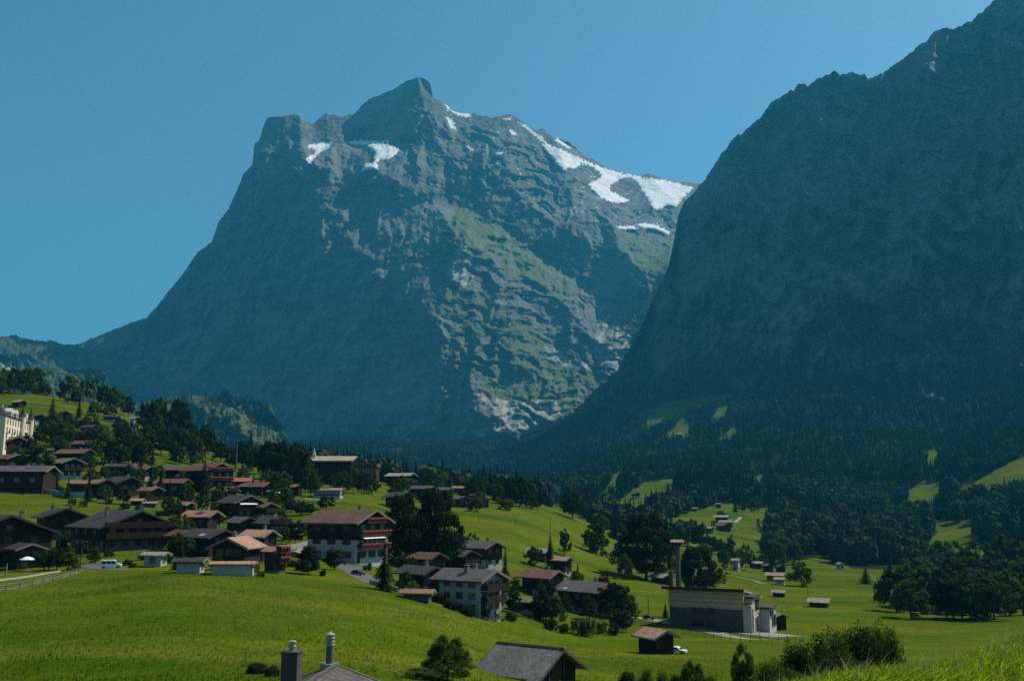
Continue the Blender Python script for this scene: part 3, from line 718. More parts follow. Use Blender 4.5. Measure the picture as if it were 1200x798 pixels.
    for k in range(awn):
        zc = fh * (1.98 + k * .8); bw = Wd * .42
        MB().add([(sx*(L/2+.1), -bw, zc), (sx*(L/2+.1), bw*.6, zc), (sx*(L/2+1.7), bw*.6, zc-.55), (sx*(L/2+1.7), -bw, zc-.55), (sx*(L/2+.1), -bw, zc-.04), (sx*(L/2+.1), bw*.6, zc-.04), (sx*(L/2+1.7), bw*.6, zc-.59), (sx*(L/2+1.7), -bw, zc-.59)],
                 [(0,1,2,3), (7,6,5,4), (0,3,7,4), (1,5,6,2), (3,2,6,7), (0,4,5,1)]).build('awning', M['awning'], root)
    return root, L, Wd, H, rz, sx, sy, Y

V = 'village chalets on the slope'
def skylight(h, u, v, w, l, mat):
    """a roof window on the slope facing the viewer; u along the ridge, v down the slope (0 ridge, 1 eave)"""
    root, L, Wd, H, rz, sx, sy, Y = h
    rf = next(c for c in root.children if c.name.startswith('roof'))
    zs = [c.co for c in rf.data.vertices]; zr = max(c.z for c in zs); ew = max(c.y for c in zs); zt = sorted(set(round(c.z, 3) for c in zs if abs(abs(c.y) - ew) < 1e-3))[-1]
    a0, a1 = v * ew, v * ew + l; sl = (zr - zt) / ew
    vs = [(x, sy * y, zr - sl * y + dz) for dz in (-.05, .08) for x, y in ((u*L - w/2, a0), (u*L + w/2, a0), (u*L + w/2, a1), (u*L - w/2, a1))]
    MB().add(vs, [(0,1,2,3), (4,5,6,7), (0,1,5,4), (1,2,6,5), (2,3,7,6), (3,0,4,7)]).build('skylight', M[mat], rf)
# chalets standing close to the meadow edge
big = house('chalet', 'large brown-roofed chalet with flowered balconies and a white lower storey', 407, 656, 99, 43, -40, 1.25, 23, 'r_brown', 'white', .55, 'wood_dark', 3, 3, 3, 3, 1, group=V, flowers=True, awn=1, shutters=True)
house('chalet', 'wide dark chalet with a broad low gable above the white van', 143, 641, 116, 24, -66, .95, 21, 'r_dark', 'grey', .38, 'wood_dark', 3, 5, 2, 2, 2, trim='trim_dark', group=V)
house('chalet', 'dark chalet with pale ground floor and two chimneys below the bright strip of meadow', 70, 629, 58, 23, -78, 1.1, 21, 'r_dark', 'grey', .42, 'wood_dark', 2, 3, 2, 0, 2, trim='trim_dark', group=V, rx=.1)
house('chalet', 'dark chalet cut by the frame edge, its roof running down behind the umbrella', -12, 657, 128, 36, -72, 1.1, 21, 'r_dark', 'wood_dark', 0, 'wood_dark', 2, 3, 2, 1, 1, trim='trim_dark', group=V, rx=.25, Y=182)
house('cottage', 'small dark cottage with a low gable right behind the white umbrella', 29, 660, 42, 22, -70, 1.1, 20, 'r_dark', 'wood_dark', 0, 'wood_dark', 1, 2, 2, 0, 0, group=V, Y=172)
house('farm_barn', 'long grey-roofed barn with a pale end wall above the white retaining wall', 18, 574, 92, 22, -22, 1.9, 17, 'r_grey', 'wood_dark', 0, 'wood_dark', 4, 1, 1, 0, 1, cat='barn', Y=293, dy=-.6)
house('chalet', 'brown gabled chalet directly below the cream hotel', 12, 531, 36, 14, -60, 1.1, 22, 'r_brown', 'wood_dark', 0, 'wood_dark', 2, 2, 2, 0, 0, group=V)
house('chalet', 'chalet with an olive roof and white ground floor', 77, 560, 40, 17, -48, 1.1, 22, 'r_olive', 'white', .4, 'wood_dark', 2, 3, 2, 1, 0, group=V)
house('chalet', 'dark chalet with a dull brown roof just uphill of the olive-roofed chalet', 87, 548, 44, 16, -25, 1.3, 20, 'r_brown', 'wood_dark', 0, 'wood_dark', 2, 1, 1, 0, 1, group=V, trim='trim_dark')
house('cottage', 'small red-brown roofed cottage between dark cypresses', 91, 582, 24, 15, -12, 1.3, 22, 'r_rust', 'white', .4, 'wood_dark', 2, 1, 1, 0, 0, group=V)
house('chalet', 'rust-roofed chalet with a dark gable right of the cypress-like conifers', 117, 582, 34, 15, -45, 1.1, 22, 'r_rust', 'wood_dark', 0, 'wood_dark', 1, 2, 1, 0, 0, group=V, trim='trim_dark')
house('chalet', 'dark slate-roofed chalet beside the small orange and grey sheds', 142, 580, 44, 15, -42, 1.1, 22, 'r_dark', 'wood_dark', 0, 'wood_dark', 2, 2, 1, 0, 1, group=V, trim='trim_dark')
house('chalet', 'grey-roofed house half hidden among the dark middle trees', 141, 558, 34, 11, -15, 1.5, 19, 'r_dark', 'grey', .5, 'wood_dark', 2, 1, 1, 0, 0, group=V)
house('shed', 'small orange-roofed shed at the foot of the dark trees', 161, 592, 15, 5, -20, 1.3, 20, 'r_pink', 'wood_dark', 0, 'wood_dark', 0, 0, 1, 0, 0, cat='shed')
house('shed', 'small pale grey shed next to the orange-roofed shed', 176, 594, 15, 4, -12, 1.4, 14, 'r_pale', 'wood_dark', 0, 'wood_grey', 0, 0, 1, 0, 0, cat='shed')
house('chalet', 'grey-roofed chalet with bare roof slope left of the tall dark spruce', 207, 565, 36, 14, -20, 1.3, 21, 'r_grey', 'wood_dark', 0, 'wood_dark', 2, 1, 1, 0, 0, group=V, trim='trim_dark')
house('chalet', 'low brown-roofed chalet in front of the tall dark spruce', 202, 580, 42, 14, -20, 1.4, 20, 'r_brown', 'wood_dark', 0, 'wood_dark', 2, 1, 1, 0, 0, group=V, trim='trim_dark')
house('chalet', 'brown-roofed chalet with flowered balconies left of the low orange roof', 243, 574, 60, 22, -42, 1.2, 23, 'r_brown', 'wood_dark', 0, 'wood_dark', 2, 3, 2, 2, 1, group=V, flowers=True)
house('chalet', 'low chalet with a bright orange tiled roof under the big dark trees', 280, 575, 32, 11, -14, 1.7, 22, 'r_orange', 'wood_dark', 0, 'wood_red', 2, 1, 1, 0, 1, group=V)
house('chalet', 'red-brown roofed chalet with a pale bargeboard right of the orange roof', 302, 579, 44, 9, -32, 1.4, 20, 'r_red', 'wood_dark', 0, 'wood_red', 2, 2, 1, 0, 2, group=V)
house('cottage', 'tiny orange-roofed cottage at the foot of the big dark trees', 347, 580, 16, 9, -30, 1.1, 22, 'r_orange', 'wood_dark', 0, 'wood_dark', 1, 1, 1, 0, 0, group=V)
house('chalet', 'dark chalet with a white awning in its gable above the grey roofs', 281, 606, 54, 17, -46, 1.1, 23, 'r_dark', 'wood_dark', 0, 'wood_dark', 2, 3, 2, 1, 1, group=V, awn=1)
house('chalet', 'brown-roofed chalet with a pale ground floor beside the sloping lawn', 309, 606, 34, 12, -42, 1.1, 22, 'r_brown', 'white', .3, 'wood_dark', 1, 2, 2, 1, 0, group=V)
orange = house('chalet', 'orange-roofed chalet with a dark roof window', 236, 620, 48, 15, -28, 1.4, 23, 'r_orange', 'wood_dark', 0, 'wood_dark', 2, 2, 1, 0, 1, group=V)
house('chalet', 'small grey-roofed chalet wedged against the wide-gabled chalet of the cluster', 283, 625, 40, 13, -55, 1.0, 22, 'r_grey', 'wood_dark', 0, 'wood_dark', 1, 2, 1, 0, 0, group=V, trim='trim_dark')
house('chalet', 'dark wide-gabled chalet beside the orchard bushes and driveway wall', 318, 628, 48, 15, -55, 1.0, 23, 'r_dark', 'wood_dark', 0, 'wood_dark', 2, 4, 1, 1, 0, group=V, trim='trim_dark')
solar = house('chalet', 'long dark-roofed chalet behind the white garage', 244, 650, 66, 21, -40, 1.3, 21, 'r_dark', 'wood_dark', 0, 'wood_dark', 3, 2, 2, 0, 1, group=V, trim='trim_dark')
house('chalet', 'brown-roofed chalet with a sunlit right-hand roof slope', 277, 668, 62, 27, 66, 1.2, 25, 'r_pink', 'wood_dark', 0, 'wood_dark', 3, 3, 2, 0, 1, group=V, trim='trim')
house('chalet', 'brown-roofed chalet standing behind the sunlit-slope chalet', 303, 656, 46, 27, -30, 1.2, 24, 'r_pink', 'wood_dark', 0, 'wood_dark', 2, 2, 2, 0, 1, group=V)
house('chalet', 'narrow chalet with a small gable, stone base and red balconies', 322, 671, 28, 24, -52, 1.2, 25, 'r_pink', 'stone', .4, 'wood_red', 2, 3, 2, 2, 0, group=V, flowers=True)
house('garage', 'white-walled garage with a low roof under the brown chalet', 273, 674, 52, 12, -12, 2.2, 10, 'r_pink', 'white', .98, 'white', 0, 0, 1, 0, 0, cat='garage', over=.4)
house('garage', 'small dark-roofed white garage at the edge of the near meadow', 223, 671, 34, 12, -18, 1.6, 16, 'r_dark', 'white', .95, 'white', 0, 1, 1, 0, 0, cat='garage')
house('shed', 'pale grey-green shed with a sunlit roof right of the van', 182, 663, 32, 12, -28, 1.4, 17, 'r_pale', 'green', .95, 'green', 1, 1, 1, 0, 0, cat='shed')
# the upper village
house('greenhouse', 'long low white glasshouse on the lawn below the hall', 384, 583, 34, 8, -14, 3.2, 14, 'r_pale', 'white', .5, 'frame', 6, 1, 1, 0, 0, cat='greenhouse', over=.3, trim=None)
timbered = house('half_timbered_house', 'white half-timbered gable house on the skyline knoll', 459, 562, 26, 12, -58, 1.1, 40, 'r_brown', 'white', .2, 'white', 1, 3, 2, 0, 1)
house('chalet', 'grey-roofed dark house with a sunlit white end wall on the skyline', 470, 572, 36, 14, -20, 1.5, 18, 'r_pale', 'white', .2, 'wood_dark', 2, 1, 2, 1, 0, group=V)
house('chalet', 'long low grey-roofed house right of the white end wall', 494, 583, 30, 10, -20, 1.5, 20, 'r_grey', 'wood_dark', 0, 'wood_dark', 2, 1, 1, 0, 0, group=V)
house('chalet', 'low grey-roofed house at the top of the bright field, half behind trees', 517, 583, 24, 9, -12, 1.5, 20, 'r_grey', 'wood_dark', 0, 'wood_grey', 2, 1, 1, 0, 0, group=V)
house('cottage', 'tiny cottage with an orange roof above the bright field', 537, 579, 17, 7, -12, 1.4, 22, 'r_orange', 'white', .3, 'wood_dark', 1, 1, 1, 0, 0, group=V)
house('chalet', 'dark chalet with a slanting grey roof at the crest of the bright field', 540, 594, 24, 9, -62, 1.2, 20, 'r_grey', 'wood_dark', 0, 'wood_dark', 1, 2, 1, 0, 0, group=V)
house('cottage', 'small pale-roofed cottage at the right end of the crest cottages', 566, 594, 16, 8, -60, 1.0, 30, 'r_pale', 'wood_dark', 0, 'wood_dark', 1, 1, 1, 0, 0, group=V)
house('cottage', 'small dark cottage hidden in shrubs between the two crest cottages', 552, 588, 14, 7, -25, 1.1, 22, 'r_dark', 'white', .4, 'wood_dark', 1, 1, 1, 0, 0, group=V)
house('chalet', 'dark chalet behind the pair of tall broadleaf trees', 468, 596, 38, 14, -40, 1.2, 22, 'r_dark', 'wood_dark', 0, 'wood_dark', 2, 2, 1, 0, 1, group=V, trim='trim_dark')
# middle of the picture
house('chalet', 'dark house with a grey roof and pale bargeboard facing the bright field', 565, 663, 54, 21, -34, 1.3, 22, 'r_grey', 'white', .35, 'wood_dark', 2, 2, 2, 0, 1, group=V)
house('chalet', 'grey-roofed dark chalet half hidden behind a thin cypress', 540, 668, 44, 17, -36, 1.2, 22, 'r_grey', 'wood_dark', 0, 'wood_dark', 2, 2, 2, 1, 0, group=V, trim='trim_dark')
house('chalet', 'brown-roofed chalet under the tall broadleaf trees', 497, 672, 52, 18, -30, 1.4, 21, 'r_brown', 'wood_dark', 0, 'wood_dark', 2, 2, 1, 0, 0, group=V, trim='trim_dark')
house('chalet', 'low dark chalet left of the pale grey house, in deep shade', 492, 687, 58, 16, -34, 1.3, 21, 'r_dark', 'wood_dark', 0, 'wood_dark', 2, 2, 1, 0, 1, group=V, trim='trim_dark')
house('grey_house', 'pale grey-green house with slate roof and white balconies at the meadow edge', 551, 716, 90, 37, -36, 1.35, 21, 'r_grey', 'green', .97, 'green', 3, 3, 3, 2, 2, rx=-.1)
house('shed', 'low rusty-roofed shed at the bend of the near road', 489, 703, 34, 8, -12, 1.8, 16, 'r_rust', 'grey', .9, 'grey', 0, 1, 1, 0, 0, cat='shed')
house('chalet', 'maroon-roofed chalet above the dark-roofed outbuilding', 636, 697, 56, 21, -30, 1.4, 23, 'r_red', 'white', .3, 'wood_brown', 2, 2, 2, 0, 1, group=V)
house('barn', 'small barn with a faded pink roof behind the tall spruce', 659, 674, 28, 17, -34, 1.2, 22, 'r_pink', 'white', .25, 'wood_brown', 0, 1, 2, 0, 1, cat='barn')
house('barn', 'corrugated pale-roofed barn on the bright field left of the tall spruce', 631, 656, 32, 9, -25, 1.5, 26, 'r_pale', 'wood_dark', 0, 'wood_dark', 1, 0, 1, 0, 0, cat='barn')
sky_house = house('chalet', 'dark chalet with a grey roof, small skylight and flowered gable among garden trees', 689, 718, 76, 26, -30, 1.45, 21, 'r_grey', 'green', .35, 'wood_dark', 3, 3, 2, 2, 1, group=V, flowers=True, trim='trim_dark')
house('outbuilding', 'dark olive-roofed outbuilding between two garden trees', 619, 719, 42, 14, -14, 1.6, 20, 'r_olive', 'white', .4, 'wood_dark', 2, 1, 1, 0, 0, cat='outbuilding')
house('hay_barn', 'small wooden hay barn with an orange roof alone on the near meadow', 769, 766, 52, 20, -52, 1.15, 24, 'r_pink', 'barn', 0, 'barn', 0, 0, 1, 0, 0, cat='barn', over=.7)
house('field_hut', 'dark field hut with a grey metal roof left of the round tree', 776, 684, 32, 8, -48, 1.2, 19, 'r_pale', 'barn', 0, 'barn', 0, 0, 1, 0, 0, cat='hut')
# huts and farmsteads in the valley
house('field_hut', 'pale-roofed hut directly right of the larch-clad plant building', 912, 737, 16, 14, -60, 1.3, 24, 'r_pale', 'barn', 0, 'barn', 0, 0, 1, 0, 0, cat='hut', trim=None)
house('field_hut', 'pale-roofed hay hut on the slope below the valley hamlet', 913, 699, 17, 5, -10, 1.3, 22, 'r_pale', 'barn', 0, 'barn', 0, 0, 1, 0, 0, cat='hut', trim=None)
house('field_hut', 'low hay hut standing alone on the open valley floor', 960, 711, 26, 6, -8, 1.5, 24, 'r_tan', 'barn', 0, 'barn', 0, 0, 1, 0, 0, cat='hut', trim=None)
house('field_hut', 'dark hut half hidden under the big spreading tree', 724, 652, 14, 7, -30, 1.2, 22, 'r_dark', 'barn', 0, 'barn', 0, 0, 1, 0, 0, cat='hut')
house('field_hut', 'pale hut at the foot of a round tree on the upper bright field', 697, 647, 12, 6, -10, 1.3, 22, 'r_pink', 'white', .4, 'barn', 1, 0, 1, 0, 0, cat='hut')
house('field_hut', 'small pale-fronted hut against the dark wood below the crest', 703, 614, 13, 5, -6, 1.4, 20, 'r_dark', 'white', .8, 'barn', 0, 0, 1, 0, 0, cat='hut', Y=560)
H_ = 'chalets of the valley hamlet'
house('chalet', 'grey-roofed long chalet at the top of the valley hamlet', 886, 666, 17, 6, -8, 1.6, 20, 'r_pale', 'barn', 0, 'wood_dark', 1, 0, 1, 0, 0, group=H_)
house('chalet', 'dark gabled chalet in the middle of the valley hamlet', 900, 670, 15, 7, -60, 1.1, 22, 'r_grey', 'barn', 0, 'wood_dark', 1, 1, 1, 0, 0, group=H_)
house('chalet', 'dark chalet at the far end of the valley hamlet', 915, 670, 13, 6, -70, 1.1, 22, 'r_dark', 'barn', 0, 'wood_dark', 0, 1, 1, 0, 0, group=H_)
house('chalet', 'broad pinkish-roofed chalet in front of the valley hamlet', 909, 681, 24, 7, -14, 1.5, 20, 'r_pink', 'white', .3, 'wood_brown', 2, 1, 1, 0, 0, group=H_)
house('chalet', 'tan chalet at the foot of the valley hamlet', 914, 685, 14, 6, -8, 1.2, 20, 'r_tan', 'cream', .5, 'larch', 1, 1, 1, 0, 0, group=H_)
house('white_house', 'pale square house beside the poplars above the plant', 863, 669, 12, 12, -20, 1.0, 24, 'r_pale', 'white', .8, 'white', 1, 1, 2, 0, 0, trim=None)
K_ = 'farm buildings on the sunny terrace'
house('farmhouse', 'upper grey-roofed farmhouse on the sunny terrace', 846, 612, 17, 6, -10, 1.6, 22, 'r_pale', 'barn', 0, 'wood_dark', 1, 1, 1, 0, 0, group=K_)
house('farmhouse', 'lower farmhouse with a shining roof on the sunny terrace', 851, 617, 18, 5, -12, 1.6, 20, 'r_pale', 'barn', 0, 'wood_dark', 1, 1, 1, 0, 0, group=K_)
house('farmhouse', 'dark broad-gabled farmhouse at the bottom of the sunny terrace', 848, 622, 20, 6, -50, 1.1, 22, 'r_brown', 'barn', 0, 'wood_dark', 1, 1, 1, 0, 0, group=K_)
house('farmhouse', 'red farmhouse among trees left of the sunny terrace farm', 815, 622, 12, 6, -30, 1.1, 22, 'r_pink', 'barn', 0, 'wood_red', 1, 1, 1, 0, 0, group=K_)
house('farmhouse', 'tan-roofed barn beside the red farmhouse', 831, 624, 12, 5, -25, 1.2, 22, 'r_tan', 'barn', 0, 'wood_dark', 1, 1, 1, 0, 0, group=K_, cat='barn')
house('alpine_hut', 'tiny pale hut at the shadow line above the sunny terrace', 814, 599, 8, 3, -10, 1.4, 20, 'r_pale', 'barn', 0, 'wood_grey', 0, 0, 1, 0, 0, cat='hut', over=.3)
house('alpine_hut', 'tiny hut with a light roof on top of the sunny terrace', 842, 595, 7, 4, -10, 1.2, 20, 'r_pale', 'barn', 0, 'wood_dark', 0, 0, 1, 0, 0, cat='hut', over=.3)
house('alpine_hut', 'small chalet in the woodland clearing beyond the big tree', 745, 584, 12, 5, -55, 1.1, 24, 'r_dark', 'white', .5, 'wood_dark', 1, 1, 1, 0, 0, cat='hut')
house('alpine_hut', 'tiny hut with a white roof in the high woodland clearing', 796, 513, 9, 4, -8, 1.4, 22, 'r_pale', 'barn', 0, 'wood_grey', 0, 0, 1, 0, 0, cat='hut', over=.3)
house('white_house', 'small white gable house at the far edge of the valley field', 985, 667, 11, 6, -60, 1.1, 26, 'r_pale', 'white', .8, 'white', 1, 1, 1, 0, 0)
house('cottage', 'pale cottage on the far right meadow beneath the woods', 1193, 644, 12, 5, -50, 1.2, 24, 'r_pale', 'white', .5, 'wood_dark', 1, 1, 1, 0, 0)
house('cottage', 'dark-roofed cottage on the far right meadow, partly behind trees', 1179, 645, 13, 5, -20, 1.3, 24, 'r_dark', 'white', .3, 'wood_dark', 1, 1, 1, 0, 0)
house('cottage', 'small cottage tucked under a round tree at the far right', 1163, 610, 10, 4, -20, 1.2, 24, 'r_pale', 'white', .4, 'wood_dark', 1, 0, 1, 0, 0)
# above the hotel
house('hay_barn', 'lone hay barn with a sunlit roof on the meadow above the hotel', 22, 477, 19, 5, -50, 1.1, 24, 'r_tan', 'barn', 0, 'barn', 0, 0, 1, 0, 0, cat='barn')
house('chalet', 'dark chalet with a wide gable between the two pointed conifers', 72, 492, 24, 6, -68, 1.0, 24, 'r_dark', 'barn', 0, 'wood_dark', 0, 2, 1, 0, 0, group=V, trim='trim_dark')
house('chalet', 'dark chalet with white window frames right of the hotel towers', 43, 497, 20, 8, -60, 1.1, 22, 'r_dark', 'white', .4, 'wood_dark', 1, 2, 1, 0, 0, group=V)
house('chalet', 'low dark roofed chalet under the second pointed conifer', 93, 500, 24, 7, -40, 1.1, 22, 'r_dark', 'barn', 0, 'wood_dark', 1, 2, 1, 0, 0, group=V)
house('apartment_house', 'greyish house with white balconies left of the light green tree', 104, 516, 22, 15, -40, 1.1, 24, 'r_dark', 'grey', .95, 'grey', 1, 2, 3, 2, 0)
house('chalet', 'small dark chalet with a white end at the tree belt above the village', 130, 494, 20, 5, -15, 1.4, 20, 'r_dark', 'white', .4, 'wood_dark', 1, 1, 1, 0, 0, group=V)
house('cottage', 'pink-gabled cottage among the trees on the top crest', 46, 462, 12, 6, -70, 1.0, 26, 'r_dark', 'barn', 0, 'wood_red', 0, 1, 1, 0, 0)
house('white_house', 'white house glimpsed between dark trees above the central belt', 157, 503, 13, 12, -55, 1.1, 24, 'r_pale', 'white', .9, 'white', 1, 1, 2, 0, 0)
house('white_house', 'white-gabled house low inside the dark tree belt', 157, 520, 15, 9, -30, 1.2, 22, 'r_dark', 'white', .9, 'white', 1, 1, 2, 1, 0)
house('cottage', 'dark cottage deep inside the tree belt above the village', 178, 521, 22, 8, -25, 1.3, 22, 'r_dark', 'white', .4, 'wood_dark', 2, 1, 1, 0, 0)
house('cottage', 'pale-gabled chalet at the right end of the tree belt', 262, 532, 15, 12, -60, 1.1, 24, 'r_dark', 'white', .6, 'wood_brown', 1, 2, 2, 1, 0)
house('cottage', 'pink and white cottage glimpsed through trees beside the pale-gabled chalet', 249, 522, 10, 6, -40, 1.1, 24, 'r_red', 'white', .5, 'wood_red', 1, 1, 1, 0, 0)
house('cottage', 'low white-walled cottage behind the dark trees at the village skyline', 305, 530, 14, 7, -40, 1.2, 20, 'r_pale', 'white', .7, 'white', 1, 1, 1, 0, 0)

skylight(orange, .08, .25, 1.9, 1.5, 'glass'); skylight(sky_house, -.3, .72, 1.1, .9, 'metal'); skylight(solar, .2, .6, 1.4, 1.0, 'metal')  # the last one is a solar panel, made in bright metal
def beams(h):
    root, L, Wd, H, rz, sx, sy, Y = h; x = sx * (L/2 + .1); mb = MB()
    t = math.tan(R(40)); zt = H + Wd/2 * t
    for z in (H*.35, H*.68, H, H + Wd*.2): 
        hw = Wd/2 if z <= H else Wd/2 - (z - H) / t
        mb.box(*sorted((x, x + sx*.06)), -hw, hw, z - .11, z + .11)
    for y in (-Wd*.48, -Wd*.24, 0, Wd*.24, Wd*.48): mb.box(*sorted((x, x + sx*.05)), y - .1, y + .1, .3, H + (Wd/2 - abs(y)) * t - .1)
    mb.build('beam_frame', M['wood_dark'], root)
beams(timbered)

# chalets deeper among the trees
house('chalet', 'small brown-roofed chalet between the big spreading tree and the olive roof', 58, 557, 26, 12, -42, 1.2, 22, 'r_brown', 'wood_dark', 0, 'wood_dark', 1, 2, 1, 0, 0, group=V)
house('chalet', 'brown-roofed chalet buried in trees left of the bare grey roof', 168, 562, 32, 12, -36, 1.3, 22, 'r_brown', 'white', .3, 'wood_dark', 2, 2, 1, 0, 0, group=V)
house('chalet', 'rust-roofed chalet just above the two small sheds', 176, 586, 30, 11, -40, 1.3, 22, 'r_rust', 'wood_dark', 0, 'wood_dark', 1, 2, 1, 0, 1, group=V)
house('chalet', 'maroon-roofed chalet tucked in left of the flowered dark chalet', 222, 570, 30, 12, -44, 1.2, 22, 'r_red', 'wood_dark', 0, 'wood_brown', 1, 2, 1, 0, 0, group=V)
house('chalet', 'brown-roofed chalet in the gap below the flowered dark chalet', 262, 588, 34, 13, -34, 1.3, 22, 'r_brown', 'wood_dark', 0, 'wood_dark', 2, 2, 1, 1, 0, group=V)
house('chalet', 'small rust-roofed outbuilding uphill of the roof with the dark window', 214, 602, 28, 10, -30, 1.3, 22, 'r_rust', 'wood_dark', 0, 'wood_dark', 1, 1, 1, 0, 0, group=V)
house('chalet', 'brown-roofed chalet behind the pale grey-green shed', 214, 645, 40, 17, -46, 1.1, 23, 'r_brown', 'wood_dark', 0, 'wood_dark', 2, 3, 2, 1, 0, group=V)
house('chalet', 'small orange-roofed house below the hall, right of the great dark clump', 394, 586, 20, 8, -26, 1.2, 22, 'r_pink', 'white', .3, 'wood_dark', 1, 1, 1, 0, 0, group=V, Y=345)
house('chalet', 'brown-roofed chalet left of the big dark spreading tree, under the hotel', 10, 552, 40, 14, -44, 1.2, 22, 'r_brown', 'wood_dark', 0, 'wood_dark', 2, 2, 1, 0, 1, group=V)
house('chalet', 'brown-roofed chalet on the slope beneath the balconied grey house', 96, 533, 30, 12, -38, 1.2, 22, 'r_brown', 'wood_dark', 0, 'wood_dark', 2, 2, 1, 1, 0, group=V)
# ------------------------------------------------------------------ the hotel with turrets
def hotel():
    Y = 378.0; X = T(4, 520) * Y; Z = E(532) * Y
    # the near corner of the sunlit front stands at the frame edge, the front runs away uphill
    rz = R(15); L, Wd, H = 42.0, 15.0, 15.5
    ox, oy = -Wd/2, L/2
    root = empty('hotel', (X + ox*math.cos(rz) - oy*math.sin(rz), Y + ox*math.sin(rz) + oy*math.cos(rz), Z), rz)
    tag(root, 'cream hotel with corner turrets and rows of windows at the frame edge', 'hotel')
    MB().box(-Wd/2, Wd/2, -L/2, L/2, -8, H).build('wall', M['cream'], root)
    # rotate convention: long sunlit face is +x here
    zr = H + 4.2
    MB().add([(-Wd/2-.6,-L/2-.6,H),(Wd/2+.6,-L/2-.6,H),(Wd/2+.6,L/2+.6,H),(-Wd/2-.6,L/2+.6,H),(-Wd/4,-L/2+4,zr),(Wd/4,-L/2+4,zr),(Wd/4,L/2-4,zr),(-Wd/4,L/2-4,zr)],
             [(0,1,5,4),(1,2,6,5),(2,3,7,6),(3,0,4,7),(4,5,6,7),(3,2,1,0)]).build('roof', M['r_dark'], root)
    for y in (-L/2 + 9, -L/2 + 17.5, L/2 - 7):
        d = MB().prism([(y-1.4, H-.3), (y+1.4, H-.3), (y+1.4, H+2.2), (y, H+3.7), (y-1.4, H+2.2)], Wd/2-2.6, Wd/2+.25, 'x').build('dormer', M['cream'], root)
        p = MB().box(Wd/2+.25, Wd/2+.3, y-.6, y+.6, H+.5, H+2.0).build('pane', M['glass'], d)
    for y in (L*.14, L/2):
        t = MB().lathe([(.3,H*.5),(1.35,H*.58),(1.35,H+1.4),(1.5,H+1.4),(1.5,H+1.8)], (Wd/2+.2, y, 0), 12).build('turret', M['cream'], root)
        MB().lathe([(1.65,H+1.8),(.8,H+3.6),(.35,H+5.0),(.05,H+6.8)], (Wd/2+.2, y, 0), 12).build('turret_roof', M['r_dark'], t)
    for i, (y, hh) in enumerate(((-L/2+5, 3), (2, 3.2), (L/2-5, 3))):
        MB().box(-.6,.6,y-.6,y+.6,H+3,zr+hh-1).build('chimney', M['white'], root)
    for f in range(4):
        z = 1.9 + f * 3.5
        for i in range(9):
            y = -L/2 + 3.6 + i * (L - 7.2) / 8
            wdw = MB().box(Wd/2, Wd/2+.1, y-.75, y-.6, z, z+2).box(Wd/2, Wd/2+.1, y+.6, y+.75, z, z+2).box(Wd/2, Wd/2+.1, y-.75, y+.75, z+2, z+2.2).box(Wd/2, Wd/2+.1, y-.75, y+.75, z-.2, z).build('window', M['frame'], root)
            MB().box(Wd/2-.02, Wd/2+.04, y-.6, y+.6, z, z+2).build('pane', M['glass'], wdw)
            if f in (1, 2) and i % 2 == 0:
                b = MB().box(Wd/2, Wd/2+1.0, y-1.1, y+1.1, z-.35, z-.2)
                for q in range(9): b.box(Wd/2+.92, Wd/2+.98, y-1.1+q*.27, y-1.05+q*.27, z-.2, z+.7)
                b.box(Wd/2+.9, Wd/2+1.0, y-1.1, y+1.1, z+.7, z+.78).build('balcony', M['trim_dark'], root)
        for i in range(3):
            x = -Wd/2 + 3 + i * 4.5
            wdw = MB().box(x-.75, x+.75, -L/2-.1, -L/2, z-.15, z+2.15).build('window', M['frame'], root)
            MB().box(x-.6, x+.6, -L/2-.13, -L/2-.08, z, z+2).build('pane', M['glass'], wdw)
    # terrace with orange awning
    MB().box(Wd/2, Wd/2+5.5, -L/2+2, L/2-1, -5, -.6).build('terrace', M['cream'], root)
    MB().prism([(Wd/2+.1, 3.1), (Wd/2+4.4, 2.0), (Wd/2+4.4, 2.1), (Wd/2+.1, 3.2)], -L/2+8, L/2-2, 'y').build('awning', M['orange_cloth'], root)
hotel()

